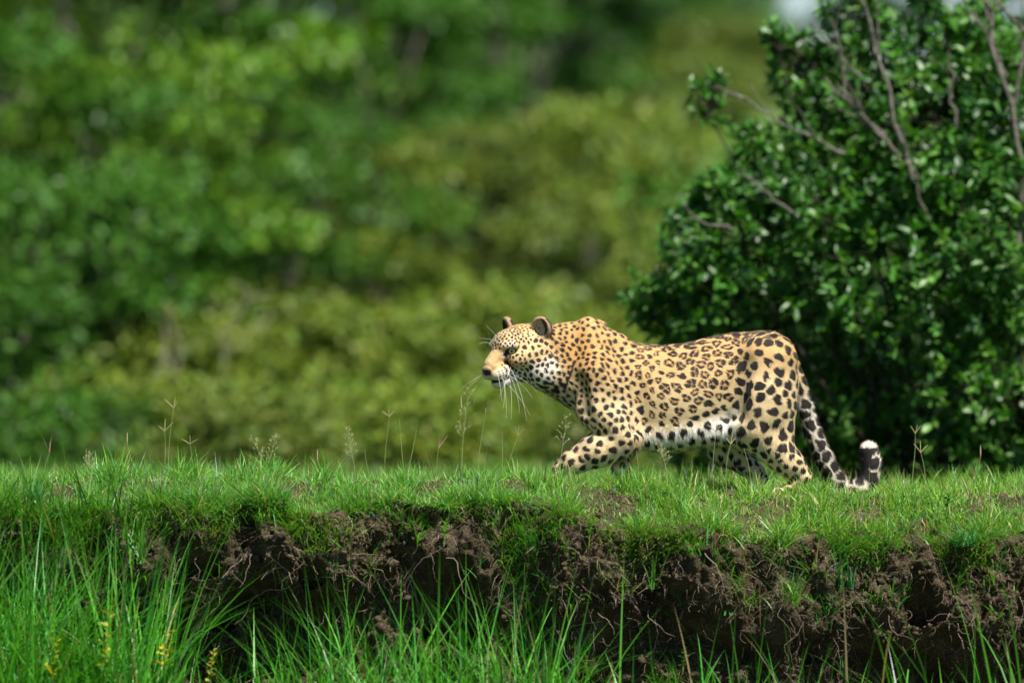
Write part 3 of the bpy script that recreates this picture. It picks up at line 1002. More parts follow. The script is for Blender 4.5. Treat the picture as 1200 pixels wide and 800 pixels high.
def fur():
    # short hairs lying along the coat: thin triangles shaded with the skin's normal
    el = rng.permutation(nv)
    n = 230000
    ids = el[:n] if nv >= n else rng.integers(0, nv, n)
    # vertices are denser on the head: thin out there a little
    p = BV[ids]; nn = BN[ids]
    fl = np.tile((1.0, 0, -0.35), (len(ids), 1))
    px, py = PX[ids], PY[ids]
    lg = (py > 495)
    fl[lg] = (0.15, 0, -1.0)
    fa = (py > 505) & (px < 745); fl[fa] = (-.8, 0, -.5)
    f_h = fsoft[ids] > .2
    fl[f_h] = -fw + np.array([0, 0, -.15])
    tlm = istail[ids]; fl[tlm] = (.6, 0, -.9)
    tl2 = tlm & (px > 1000); fl[tl2] = (-.1, 0, 1.0)
    fl = fl - nn * np.sum(fl * nn, 1)[:, None]
    fl /= np.linalg.norm(fl, axis=1)[:, None] + 1e-9
    fl += rng.normal(0, .22, fl.shape)
    L = np.full(len(ids), .0105)
    L[f_h] = .0045
    chk = f_h & (F_[ids] < .03) & (U_[ids] < -.02); L[chk] = .009
    L[tlm] = .014
    bel = (tt[ids] > .80) & (px > 740) & (px < 870) & (py < 545) & (nn[:, 2] < .2); L[bel] = .018
    ch = (px > 630) & (px < 700) & (py > 455) & (py < 515) & (nn[:, 2] < 0.1); L[ch] = .014
    muz = f_h & (F_[ids] > .1); L[muz] = .0022
    eye = blob(.073, .050, .002, (.026, .027, .018), .1)[ids] > .5; L[eye] = .0001
    er = EAR[ids]; L[er] = .006
    L *= rng.uniform(.6, 1.3, len(ids))
    lift = np.where(bel, .55, np.where(tlm, .5, .28)) * rng.uniform(.6, 1.4, len(ids))
    d = fl + nn * lift[:, None]
    d[bel] += np.array([0.2, 0, -.9])
    d /= np.linalg.norm(d, axis=1)[:, None]
    s = np.cross(d, nn); s /= np.linalg.norm(s, axis=1)[:, None] + 1e-9
    wd = np.where(f_h, .0007, .0012)[:, None]
    a0 = p - nn * .0008 - s * wd; a1 = p - nn * .0008 + s * wd; a2 = p + d * L[:, None]
    V = np.stack([a0, a1, a2], 1).reshape(-1, 3)
    Ff = np.arange(len(V)).reshape(-1, 3)
    cc = col[ids] * rng.uniform(.85, 1.18, (len(ids), 1))
    cc = np.clip(cc, .008, .85)
    me = mesh_np('fur', V, [Ff], M_fur, True, np.repeat(cc, 3, 0), np.repeat(nn, 3, 0))
    o = link('fur', me, leo, kind='stuff')
    o.matrix_parent_inverse = INV
fur()

# eyes
def eye_mat():
    k = NT('amber_green_eye')
    tc = k.n('ShaderNodeTexCoord')
    sep = k.n('ShaderNodeSeparateXYZ'); k.l(tc.outputs['Object'], sep.inputs[0])
    l2 = k.n('ShaderNodeVectorMath', operation='MULTIPLY'); l2.inputs[1].default_value = (0, 1, 1)
    k.l(tc.outputs['Object'], l2.inputs[0])
    ln = k.n('ShaderNodeVectorMath', operation='LENGTH'); k.l(l2.outputs[0], ln.inputs[0])
    c = k.ramp(ln.outputs['Value'], [(0.0, (.006, .006, .005)), (0.22, (.006, .006, .005)), (0.27, (.27, .28, .11)), (0.62, (.40, .41, .19)), (0.75, (.12, .12, .05)), (0.82, (.02, .015, .01))])
    p = k.n('ShaderNodeBsdfPrincipled'); k.l(c, p.inputs['Base Color'])
    p.inputs['Roughness'].default_value = 0.08
    p.inputs['Coat Weight'].default_value = 0.6
    k.l(p.outputs[0], k.out.inputs[0])
    return k.m
M_eye = eye_mat()
bm = bmesh.new(); bmesh.ops.create_uvsphere(bm, u_segments=24, v_segments=16, radius=1.0)
em = bpy.data.meshes.new('eye'); bm.to_mesh(em); bm.free(); em.materials.append(M_eye)
em.polygons.foreach_set('use_smooth', np.ones(len(em.polygons), dtype=bool))
for s in (-1, 1):
    o = link('eye', em, leo)
    # iris axis: forward and a little outward
    x = (fw * .80 + lf * s * .60); x /= np.linalg.norm(x)
    z = up_ - x * (up_ @ x); z /= np.linalg.norm(z); y = np.cross(z, x)
    m = Matrix(((x[0], y[0], z[0]), (x[1], y[1], z[1]), (x[2], y[2], z[2]))).to_4x4()
    m.translation = Vector(H(.0628, s * .0455, .000) - LP)
    o.matrix_local = m @ Matrix.Scale(.0150 * HS, 4)

# whiskers
def whisk(pts, r, name='whisker'):
    pts = np.array(pts)
    s = np.linspace(0, 1, 10)[:, None]
    pth = (1 - s) ** 2 * pts[0] + 2 * s * (1 - s) * pts[1] + s ** 2 * pts[2] - LP
    V, Ff = tube(pth, np.linspace(r, r * .25, 10), 5)
    link(name, mesh_np(name, V, [Ff], M_root, True, np.tile((.80, .78, .72), (len(V), 1))), leo)
def w3(px, py, y): return W(px, py, y)
ends = [(588, 470), (593, 491), (590, 478), (599, 491), (617, 493), (622, 488), (624, 466), (629, 459), (609, 484), (585, 466)]
for k, (ex, ey) in enumerate(ends):
    f, u = .132 - .011 * (k % 5), (-.050, -.057, -.064)[k % 3]
    b = H(f, .026 + .0045 * (k % 5), u)
    e = W(ex, ey, -.34)
    mid = (b + e) / 2 + np.array([.016, 0, .020]) * (1 if ex > 590 else .3)
    whisk([b, mid, e], .0005)
for k, (ex, ey) in enumerate([(538, 458), (541, 464), (545, 474), (555, 472), (549, 452)]):
    b = H(.132 - .01 * k, -(.026 + .004 * k), -.055)
    e = W(ex, ey, -.10)
    whisk([b, (b + e) / 2 + np.array([-.01, 0, .015]), e], .00045)
for (ex, ey), s in (((569, 381), 1), ((560, 396), 1), ((561, 403), -1), ((572, 388), -1)):
    b = H(.082, s * .03, .030)
    e = W(ex, ey, -.16)
    whisk([b, (b + e) / 2 + np.array([-.006, 0, .012]), e], .0005)
for (bx, by), (ex, ey) in (((641, 433), (655, 439)), ((640, 438), (650, 448)), ((645, 430), (662, 437)), ((640, 430), (637, 446))):
    y = -.17
    whisk([W(bx, by, y + .03), W((bx + ex) / 2, (by + ey) / 2 - 1, y), W(ex, ey, y)], .0007)

# ------------------------------------------------------------------ grass
def near_turf():
    a = Acc()
    # dense short turf on the bank top, tufted
    n = 170000
    x = rng.uniform(-2.5, 2.5, n); ye = edge_y(x)
    y = ye + 0.01 + (rng.random(n) ** 1.9) * (1.5 - ye)
    p = np.stack([x, y, x * 0], 1)
    tuft = fbm(p * np.array([1, .6, 1]), 9, 70, 3); big = fbm(p, 1.6, 71, 2)
    leftside = 1 - sstep(-0.9, -0.2, x)
    bare = sstep(0.1, 0.9, x) * sstep(-0.18, 0.0, -(y - ye) + 0.12)     # thin cover near the edge on the right
    keep = rng.random(n) < np.clip(0.72 + 0.8 * tuft + 0.25 * leftside - 0.15 * bare * sstep(.3, -.2, tuft), 0.34, 1)
    x, y, tuft, big, leftside = x[keep], y[keep], tuft[keep], big[keep], leftside[keep]
    n = len(x)
    z = top_z(x, y) - 0.004
    L = (0.024 + 0.062 * np.clip(0.45 + tuft, 0, 1.2) ** 1.3) * rng.uniform(0.5, 1.45, n) * (1 + 0.3 * leftside) * (1 + 0.3 * np.exp(-((x - 1.08) / .25) ** 2))
    az = rng.uniform(0, 2 * PI, n)
    col = green(n, (0.065, 0.205, 0.018), (0.21, 0.44, 0.06), 0.07, (0.45, 0.38, 0.2))
    yel = sstep(-0.5, 1.0, x)[:, None]
    col = col * (1 - 0.45 * yel) + col * np.array([1.55, 1.12, 1.0]) * 0.45 * yel
    cool = (rng.random(n) < 0.2)
    col[cool] *= np.array([0.7, 1.0, 2.2])
    a.add(*blades(np.stack([x, y, z], 1), L, rng.uniform(0.0035, 0.0075, n), az, np.abs(rng.normal(0.6, 0.5, n)), rng.uniform(-0.2, 1.5, n), col, 3, rng.uniform(0, 3, n)))
    # grass hanging over the lip
    n = 34000
    x = rng.uniform(-2.6, 2.6, n)
    v = np.abs(rng.normal(0, 0.11, n))
    lim = np.where(x < -1.4, 2.6, 1.0) * (0.8 + 0.5 * v1(x, 3, 77)) * np.where(x > 0.55, 1.25, 1.0)
    keep = v < 0.16 * lim
    x, v = x[keep], v[keep]; n = len(x)
    xi = np.clip(np.searchsorted(xs, x), 0, nx - 1)
    vi = np.clip(np.searchsorted(vs, v), 0, ny - 1)
    b = BANKP[vi, xi]
    k2 = rng.random(n) < np.clip(0.22 + 1.6 * fbm(b, 5, 78, 2) - 2.2 * v, 0.02, 1)
    b = b[k2]; n = len(b)
    col = green(n, (0.05, 0.17, 0.015), (0.17, 0.36, 0.045), 0.12)
    a.add(*blades(b, rng.uniform(0.03, 0.095, n), rng.uniform(0.003, 0.0065, n), -PI / 2 + rng.normal(0, 1.0, n), rng.uniform(0.2, 1.2, n), rng.uniform(0.3, 1.5, n), col))
    link('short_grass', a.mesh('short_grass', M_grass), kind='stuff', label='short green grass covering the top and lip of the earth bank', category='grass')

def thatch():
    # dry bent straw and dead blades hanging and lying over the lip and the upper face
    a = Acc()
    n = 9000
    x = rng.uniform(-2.5, 2.5, n); v = np.abs(rng.normal(0.02, 0.22, n))
    m = v < .9
    x, v = x[m], v[m]; n = len(x)
    xi = np.clip(np.searchsorted(xs, x), 0, nx - 1); vi = np.clip(np.searchsorted(vs, v), 0, ny - 1)
    b = BANKP[vi, xi]
    m = rng.random(n) < np.clip(.4 + 1.2 * fbm(b, 5, 66, 2), .03, 1)
    b = b[m]; n = len(b)
    t = rng.random((n, 1))
    col = np.array((0.10, 0.07, 0.045)) * (1 - t) + np.array((0.40, 0.33, 0.22)) * t
    a.add(*blades(b, rng.uniform(0.02, 0.09, n), rng.uniform(0.0012, 0.0026, n), -PI / 2 + rng.normal(0, 1.2, n), rng.uniform(0.9, 2.2, n), rng.uniform(-.3, 1.3, n), col, 4, rng.uniform(0, 3, n)))
    n = 7000
    x = rng.uniform(-2.5, 2.5, n); y = edge_y(x) + rng.random(n) * .8
    p = np.stack([x, y, top_z(x, y)], 1)
    t = rng.random((n, 1))
    col = np.array((0.16, 0.12, 0.06)) * (1 - t) + np.array((0.42, 0.35, 0.18)) * t
    a.add(*blades(p, rng.uniform(0.02, 0.07, n), rng.uniform(0.0015, 0.003, n), rng.uniform(0, 6.28, n), rng.uniform(0.5, 1.5, n), rng.uniform(-.3, .8, n), col, 3))
    link('dry_thatch', a.mesh('dry_thatch', M_root), kind='stuff', label='dry straw and dead grass hanging over the broken lip of the bank', category='dry grass')
thatch()

def far_turf():
    a = Acc()
    n = 60000
    y = 1.4 + 13.6 * rng.random(n) ** 1.2
    x = rng.uniform(-1, 1, n) * (2.4 + 0.12 * y)
    p = np.stack([x, y, x * 0], 1)
    z = top_z(x, y) - 0.005
    L = rng.uniform(0.05, 0.12, n) * (1 + 0.4 * fbm(p, 0.8, 80, 2))
    col = green(n, (0.09, 0.24, 0.03), (0.19, 0.36, 0.06), 0.05)
    a.add(*blades(np.stack([x, y, z], 1), L, rng.uniform(0.005, 0.009, n), rng.uniform(0, 6.28, n), np.abs(rng.normal(0.3, 0.3, n)), rng.uniform(0.1, 0.9, n), col, 2))
    link('meadow_grass', a.mesh('meadow_grass', M_grass), kind='stuff', label='soft blurred grass of the meadow behind the leopard', category='grass')

def long_grass():
    a = Acc()
    # (px from, px to, photo height of the tips, blades)
    zones = [(-40, 60, 560, 620, 420), (50, 190, 600, 660, 700), (0, 210, 700, 800, 900), (190, 330, 715, 800, 170), (330, 430, 690, 790, 230),
             (400, 620, 625, 720, 420), (420, 640, 700, 800, 800), (620, 730, 740, 810, 160), (740, 900, 730, 830, 200), (800, 860, 690, 790, 70),
             (900, 1060, 740, 840, 130), (1060, 1200, 720, 830, 170), (640, 900, 660, 760, 70), (1000, 1200, 620, 760, 60)]
    for x0, x1, yt0, yt1, n in zones:
        n = int(n * 0.62)
        y = -1.0 - 0.5 * rng.random(n)
        px = rng.uniform(x0 - 30, x1 + 30, n)
        x = (px - 600) / PPM
        tip = CAM_H - (rng.uniform(yt0, yt1, n) - 400) / PPM
        base = np.stack([x, y, np.full(n, -1.03)], 1)
        L = np.maximum(0.12, (tip + 1.03)) * rng.uniform(0.9, 1.2, n)
        col = green(n, (0.04, 0.18, 0.012), (0.11, 0.40, 0.025), 0.04)
        cool = rng.random(n) < 0.2
        col[cool] *= np.array([0.7, 1.0, 2.2])
        a.add(*blades(base, L, rng.uniform(0.006, 0.0145, n), rng.uniform(0, 6.28, n), rng.uniform(0.0, 0.42, n), rng.uniform(0.0, 1.3, n) ** 1.3, col, 6))
    # tall grass rooted on the bank face at the left
    n = 1900
    x = rng.uniform(-2.5, -1.5, n); v = rng.uniform(0.02, 0.8, n)
    xi = np.clip(np.searchsorted(xs, x), 0, nx - 1); vi = np.clip(np.searchsorted(vs, v), 0, ny - 1)
    b = BANKP[vi, xi]
    a.add(*blades(b, rng.uniform(0.12, 0.36, n), rng.uniform(0.005, 0.011, n), -PI / 2 + rng.normal(0, 1.2, n), rng.uniform(0.1, 0.7, n), rng.uniform(0.1, 1.0, n), green(n, (0.045, 0.16, 0.015), (0.10, 0.28, 0.03), 0.03), 5))
    # clumps rooted in the bank face
    cl = [(rng.uniform(-1.5, 2.2), rng.uniform(.05, .75)) for _ in range(95)] + [(rng.normal(0.06, .08), rng.uniform(.03, .6)) for _ in range(26)] + [(rng.normal(1.15, .25), rng.uniform(.02, .35)) for _ in range(22)]
    for cx, cv in cl:
        n = int(rng.integers(7, 24))
        x = cx + rng.normal(0, .02, n); v = np.clip(cv + rng.normal(0, .025, n), 0.0, .98)
        xi = np.clip(np.searchsorted(xs, x), 0, nx - 1); vi = np.clip(np.searchsorted(vs, v), 0, ny - 1)
        b = BANKP[vi, xi]
        Lc = rng.uniform(.06, .24)
        col = green(n, (0.05, 0.18, 0.015), (0.14, 0.36, 0.03), 0.06)
        if rng.random() < .3: col *= np.array([.7, 1.0, 2.4])
        a.add(*blades(b, Lc * rng.uniform(.5, 1.15, n), rng.uniform(0.003, 0.0075, n), -PI / 2 + rng.normal(0, 1.3, n), rng.uniform(0.1, .9, n), rng.uniform(.2, 1.6, n), col, 6))
    link('long_grass', a.mesh('long_grass', M_grass), kind='stuff', label='long bright green grass growing up from the gully in front of the bank', category='grass')

near_turf(); far_turf(); long_grass()

def tuft(label, px, py, y, n, L, wd, lean, curl, azm=None, azs=3.0, cool=False, segs=6):
    p = W(px, py, y)
    b = np.zeros((n, 3)); b[:, :2] = rng.normal(0, 0.018, (n, 2))
    az = rng.uniform(0, 6.28, n) if azm is None else azm + rng.normal(0, azs, n)
    col = green(n, (0.05, 0.17, 0.02), (0.10, 0.29, 0.04), 0.02)
    if cool:
        col *= np.array([0.7, 1.0, 2.0])
    a = Acc()
    a.add(*blades(b, L * rng.uniform(0.55, 1.1, n), wd * rng.uniform(0.7, 1.15, n), az, np.abs(rng.normal(lean, 0.2, n)), curl * rng.uniform(0.4, 1.3, n), col, segs, rng.normal(0, 0.6, n)))
    o = link('grass_tuft', a.mesh('grass_tuft', M_grass))
    o.location = p
    o['label'] = label; o['category'] = 'grass tuft'; o['group'] = 'grass tufts on the bank'

def bank_y(px, py):
    x = (px - 600) / PPM; z = CAM_H - (py - 400) / PPM
    xi = min(np.searchsorted(xs, x), nx - 1)
    k = int(np.argmin(np.abs(BANKP[56:164, xi, 2] - z))) + 56
    return float(BANKP[k, xi, 1])

for lab, px, py, n, L, wd, lean, curl, cool in [
    ('spreading blue green grass tuft on the right of the bank face, near the right edge', 1130, 640, 90, 0.17, 0.006, 0.7, 0.9, True),
    ('fan of long grass blades on the bank below the tail', 990, 690, 16, 0.24, 0.008, 0.25, 0.5, True),
    ('dense dark tuft overhanging the soil left of the centre hollow', 330, 590, 110, 0.10, 0.005, 0.6, 0.9, False),
    ('thick grass tuft on the bank lip below the leopard nose', 560, 590, 90, 0.09, 0.005, 0.5, 0.9, False),
    ('broad bladed grass tuft rising up the left end of the bank', 110, 680, 34, 0.36, 0.011, 0.2, 0.5, False),
    ('long grass tuft beside the root hollow at left', 165, 660, 26, 0.26, 0.010, 0.3, 0.7, False),
    ('leafy grass tuft in the middle of the bank under the front paw', 610, 690, 26, 0.24, 0.007, 0.25, 0.6, False),
    ('slim upright tuft on the bank under the belly', 765, 690, 18, 0.24, 0.008, 0.2, 0.5, False),
    ('grass tuft on the bank face under the hind leg, blades falling left', 850, 720, 20, 0.22, 0.008, 0.4, 0.9, True),
    ('arching grass tuft at the lower right corner', 1150, 770, 22, 0.26, 0.008, 0.4, 0.9, False),
    ('small grass tuft hanging from the lip right of the tail tip', 1070, 610, 50, 0.08, 0.005, 0.6, 0.9, False),
    ('blue green grass clump by the left edge of the bank top', 40, 590, 80, 0.13, 0.006, 0.4, 0.8, True),
]:
    tuft(lab, px, py, bank_y(px, py) - 0.02, n, L, wd, lean, curl, None, 3, cool)

# ------------------------------------------------------------------ seed stalks standing above the turf
def stalk(label, px, py_top, y, kind, py_base=570, bend=0.0, colr=(0.22, 0.27, 0.10), r=0.0016):
    base = W(px - bend, py_base, y)
    base[2] = float(top_z(base[0], base[1])) - 0.005
    top = W(px, py_top, y)
    H = top[2] - base[2]
    t = thing('grass_stalk', label, 'grass stalk', tuple(base), 'seed stalks above the turf')
    n = 9
    s = np.linspace(0, 1, n)
    bx = (top[0] - base[0])
    path = np.stack([bx * s ** 1.8 + 0.004 * np.sin(s * 5 + px), 0.003 * np.sin(s * 4), s * H], 1)
    V, Ff = tube(path, np.linspace(r, r * 0.55, n), 5)
    link('stem', mesh_np('stem', V, [Ff], M_root, True, np.tile(colr, (len(V), 1))), t)
    a = Acc()
    tip = path[-1]
    if kind == 'fork':
        for k in range(3):
            ang = (-0.7, 0.55, 0.1)[k] + rng.normal(0, 0.12)
            d = np.array([math.sin(ang), rng.normal(0, 0.2), math.cos(ang)])
            pp = tip + d * np.linspace(0, rng.uniform(0.035, 0.06), 4)[:, None] + np.array([0, 0, 1.0]) * (-0.004 * np.linspace(0, 1, 4) ** 2)[:, None]
            V, Ff = tube(pp, [r * .8, r * 1.1, r, r * .4], 4)
            a.add(V, Ff, (0.30, 0.27, 0.13))
    elif kind == 'panicle':
        for k in range(22):
            f = rng.uniform(0.55, 1.0)
            b = np.array([np.interp(f, s, path[:, j]) for j in range(3)])
            ang = rng.uniform(-1.1, 1.1)
            ln = 0.05 * (1.25 - f) + 0.008
            d = np.array([math.sin(ang), rng.normal(0, 0.4), math.cos(ang)]) * ln
            V, Ff = tube(np.stack([b, b + d * 0.6, b + d]), [0.0005, 0.0005, 0.0004], 3)
            a.add(V, Ff, (0.33, 0.33, 0.18))
            for q in range(3):
                c = b + d * rng.uniform(0.6, 1.05) + rng.normal(0, 0.002, 3)
                V, Ff = tube(np.stack([c, c + [0, 0, 0.002], c + [0, 0, 0.004]]), [0.0006, 0.0013, 0.0004], 4)
                a.add(V, Ff, (0.42, 0.40, 0.22))
    elif kind == 'spike':
        pp = tip + np.array([0.003, 0, 1.0]) * np.linspace(0, 0.05, 5)[:, None]
        V, Ff = tube(pp, [r, r * 1.8, r * 1.9, r * 1.4, r * .4], 5)
        a.add(V, Ff, (0.32, 0.26, 0.15))
    elif kind == 'awn':
        for k in range(5):
            ang = rng.uniform(-0.5, 0.7)
            pp = tip + np.array([math.sin(ang), 0.1, math.cos(ang)]) * np.linspace(0, rng.uniform(0.03, 0.08), 4)[:, None]
            V, Ff = tube(pp, [r * .6, r * .5, r * .4, r * .2], 3)
            a.add(V, Ff, (0.33, 0.20, 0.15))
    if a.n:
        sh = link('seed_head', a.mesh('seed_head', M_root), t)
        if kind == 'panicle':
            sh['kind'] = 'stuff'

for s_ in [
    ('tallest forked seed stalk, at the left above the turf', 203, 478, 0.25, 'fork', 570, 6),
    ('thin straight stalk just left of the tallest forked one', 192, 505, 0.2, 'fork', 570, -2),
    ('short bare straw leaning left near the left edge', 12, 540, 0.1, None, 570, -10),
    ('low forked straw between the left stalks', 222, 520, 0.15, 'fork', 570, -8),
    ('airy seed head stalk in the left third of the turf', 322, 512, 0.1, 'panicle', 570, 6),
    ('leaning airy stalk beside the upright airy one at left', 296, 515, 0.15, 'panicle', 575, -26),
    ('faint dark airy stalk between the left panicle and the fork', 408, 505, 0.3, 'panicle', 570, -8),
    ('pale forked stalk left of the leopard in front of brown scrub', 455, 488, 0.2, 'fork', 570, 4),
    ('thin curved straw just right of the pale forked stalk', 467, 490, 0.1, None, 570, -8),
    ('bent pinkish straw further right of the pale fork', 487, 503, 0.1, None, 570, 8),
    ('tall flowering grass stem below the leopard chin', 549, 455, -0.05, 'panicle', 575, 8),
    ('slim stem with narrow spike under the chin', 541, 478, 0.05, 'spike', 570, 4),
    ('yellowish stem with narrow spike just right of the chin stem', 568, 483, -0.1, 'spike', 575, 8),
    ('reddish feathery straw between chin and front paw', 606, 510, -0.1, 'awn', 575, 14),
    ('curving thin straw in front of the chest', 587, 505, -0.1, None, 575, -4),
    ('green seed stem standing before the chest and forearm', 663, 487, -0.3, 'panicle', 580, 6),
    ('thin green stem below the belly near the elbow', 747, 527, -0.3, None, 580, 0),
    ('drooping seed stem under the belly', 770, 523, -0.3, 'panicle', 580, -16),
    ('slender stem under the rear of the belly', 838, 505, -0.3, 'fork', 580, 2),
    ('crossing stems in front of the far hind leg', 856, 520, -0.3, 'fork', 580, 6),
    ('stem in front of the near hind shank', 872, 525, -0.3, None, 580, -8),
    ('forked seed stalk standing right of the tail tip', 1072, 508, 0.1, 'fork', 572, 2),
    ('short forked stalk close to the upright right one', 1079, 530, 0.0, 'fork', 572, -6),
    ('thin straw at the far right of the turf', 1150, 535, 0.1, 'spike', 575, 4),
    ('leaning straw in the middle of the left turf', 372, 540, 0.0, 'spike', 575, -10),
    ('low thin straw left of the long curved one', 428, 528, 0.0, None, 575, -6),
    ('short pale straw at centre left above the turf', 515, 525, 0.0, 'awn', 575, 6),
    ('thin straw in the left corner of the turf top', 58, 530, 0.1, 'awn', 570, 8),
    ('small airy head beside the second left straw', 105, 528, 0.1, 'panicle', 570, 6),
    ('straw with narrow spike at left between corner and tallest stalk', 150, 520, 0.1, 'spike', 570, -8),
]:
    stalk(s_[0], s_[1], s_[2], s_[3], s_[4], s_[5], s_[6])

# extra fine straws, uncountable
def straws():
    a = Acc()
    n = 900
    x = rng.uniform(-2.4, 2.4, n); y = rng.uniform(-0.6, 0.9, n)
    b = np.stack([x, y, top_z(x, y)], 1)
    col = green(n, (0.12, 0.22, 0.06), (0.22, 0.28, 0.10), 0.4)
    a.add(*blades(b, rng.uniform(0.07, 0.17, n), rng.uniform(0.0016, 0.003, n), rng.uniform(0, 6.28, n), rng.uniform(0, 0.45, n), rng.uniform(0, 0.9, n), col, 4))
    link('thin_straws', a.mesh('thin_straws', M_grass), kind='stuff', label='thin straws and fine blades poking above the turf', category='grass')
straws()

# ------------------------------------------------------------------ leaves and weeds
def leaf_mesh(name, L, Wd, col, mat, fold=0.25, droop=0.15):
    """leaf with a folded midrib, pointing along +Y, 8 triangles"""
    st = [(0.0, 0.08), (0.3, 0.8), (0.65, 0.9), (1.0, 0.0)]
    V = []
    for t, wv in st:
        zc = -droop * L * t * t
        V += [(-Wd / 2 * wv, t * L, zc + fold * Wd / 2 * wv), (0, t * L, zc), (Wd / 2 * wv, t * L, zc + fold * Wd / 2 * wv)]
    V = np.array(V)
    Fq = []
    for k in range(3):
        for j in range(2):
            o = 3 * k + j
            Fq.append((o, o + 1, o + 4, o + 3))
    return V, np.array(Fq)

def leaves_batch(base, direc, up, L, Wd, cols, fold=0.25, droop=0.15):
    V0, F0 = leaf_mesh('x', 1.0, 1.0, None, None, fold * 0.4, droop)
    n = len(base)
    d = direc / (np.linalg.norm(direc, axis=1)[:, None] + 1e-9)
    s = np.cross(d, up); s /= np.linalg.norm(s, axis=1)[:, None] + 1e-9
    u = np.cross(s, d)
    V = base[:, None, :] + V0[None, :, 1:2] * (d * L[:, None])[:, None, :] + V0[None, :, 0:1] * (s * Wd[:, None])[:, None, :] + V0[None, :, 2:3] * (u * L[:, None])[:, None, :]
    Ff = F0[None] + (np.arange(n) * len(V0))[:, None, None]
    return V.reshape(-1, 3), Ff.reshape(-1, 4), np.repeat(cols, len(V0), axis=0)

def weed(label, px, py, y, h, nleaf, L, Wd, colr, stemcol=(0.14, 0.16, 0.04)):
    p = W(px, py, y)
    t = thing('weed', label, 'weed', tuple(p))
    path = np.stack([0.02 * np.sin(np.linspace(0, 2, 6)) * rng.normal(), np.zeros(6), np.linspace(0, h, 6)], 1) if False else np.stack([np.linspace(0, 0.1 * h, 6), np.zeros(6), np.linspace(0, h, 6)], 1)
    V, Ff = tube(path, np.linspace(0.0025, 0.0012, 6), 5)
    link('stem', mesh_np('stem', V, [Ff], M_root, True, np.tile(stemcol, (len(V), 1))), t)
    V0, F0 = leaf_mesh('leaf', L, Wd, None, None)
    me = mesh_np('leaf', V0, [F0], M_grass, True, np.tile(colr, (len(V0), 1)))
    for k in range(nleaf):
        f = (k + 1) / nleaf
        o = link('leaf', me, t)
        o.location = (0.1 * h * f, 0, h * (0.25 + 0.75 * f))
        o.rotation_euler = (rng.uniform(0.1, 0.9), rng.normal(0, 0.3), k * 2.4 + rng.normal(0, 0.3))
        s = (1.15 - 0.4 * f) * rng.uniform(0.8, 1.15)
        o.scale = (s, s, s)

YEL = (0.50, 0.45, 0.03)
weed('yellow leaved weed at the foot of the left root hollow', 192, 805, -1.35, 0.22, 16, 0.04, 0.022, YEL)
weed('second yellow leaved weed just left of the centre grass', 245, 815, -1.35, 0.18, 14, 0.032, 0.018, (0.42, 0.42, 0.05))
weed('yellow leaved weed among the grass at the left edge', 60, 815, -1.4, 0.22, 12, 0.045, 0.024, YEL)
weed('tall yellow leaved weed in the left grass', 120, 815, -1.4, 0.34, 16, 0.045, 0.024, (0.52, 0.46, 0.05))
weed('weed with sparse yellow leaves low in the left corner', 20, 790, -1.3, 0.18, 8, 0.035, 0.02, (0.40, 0.42, 0.05))
for lab, px, py in [('small green weed on the soil under the front paws', 655, 740), ('small green weed on the soil under the elbow', 700, 745),
                    ('green weed sprouting below the rosette flank', 730, 700), ('little weed beside the dark hollow under the hind leg', 870, 770),
                    ('little green weed on the soil below the tail', 960, 640), ('small weed hanging low right of the dark hollow', 1036, 780),
                    ('small weed on the lip near the right edge', 1110, 600), ('green sprig on the soil at centre, below the nose', 520, 640),
                    ('green sprig low on the bank near the bottom edge', 800, 790), ('weed on the soil patch below the shoulder', 690, 640)]:
    weed(lab, px, py, bank_y(px, py) - 0.03, rng.uniform(0.07, 0.12), 14, 0.028, 0.017, tuple(np.array((0.09, 0.24, 0.03)) * rng.uniform(0.8, 1.3)))

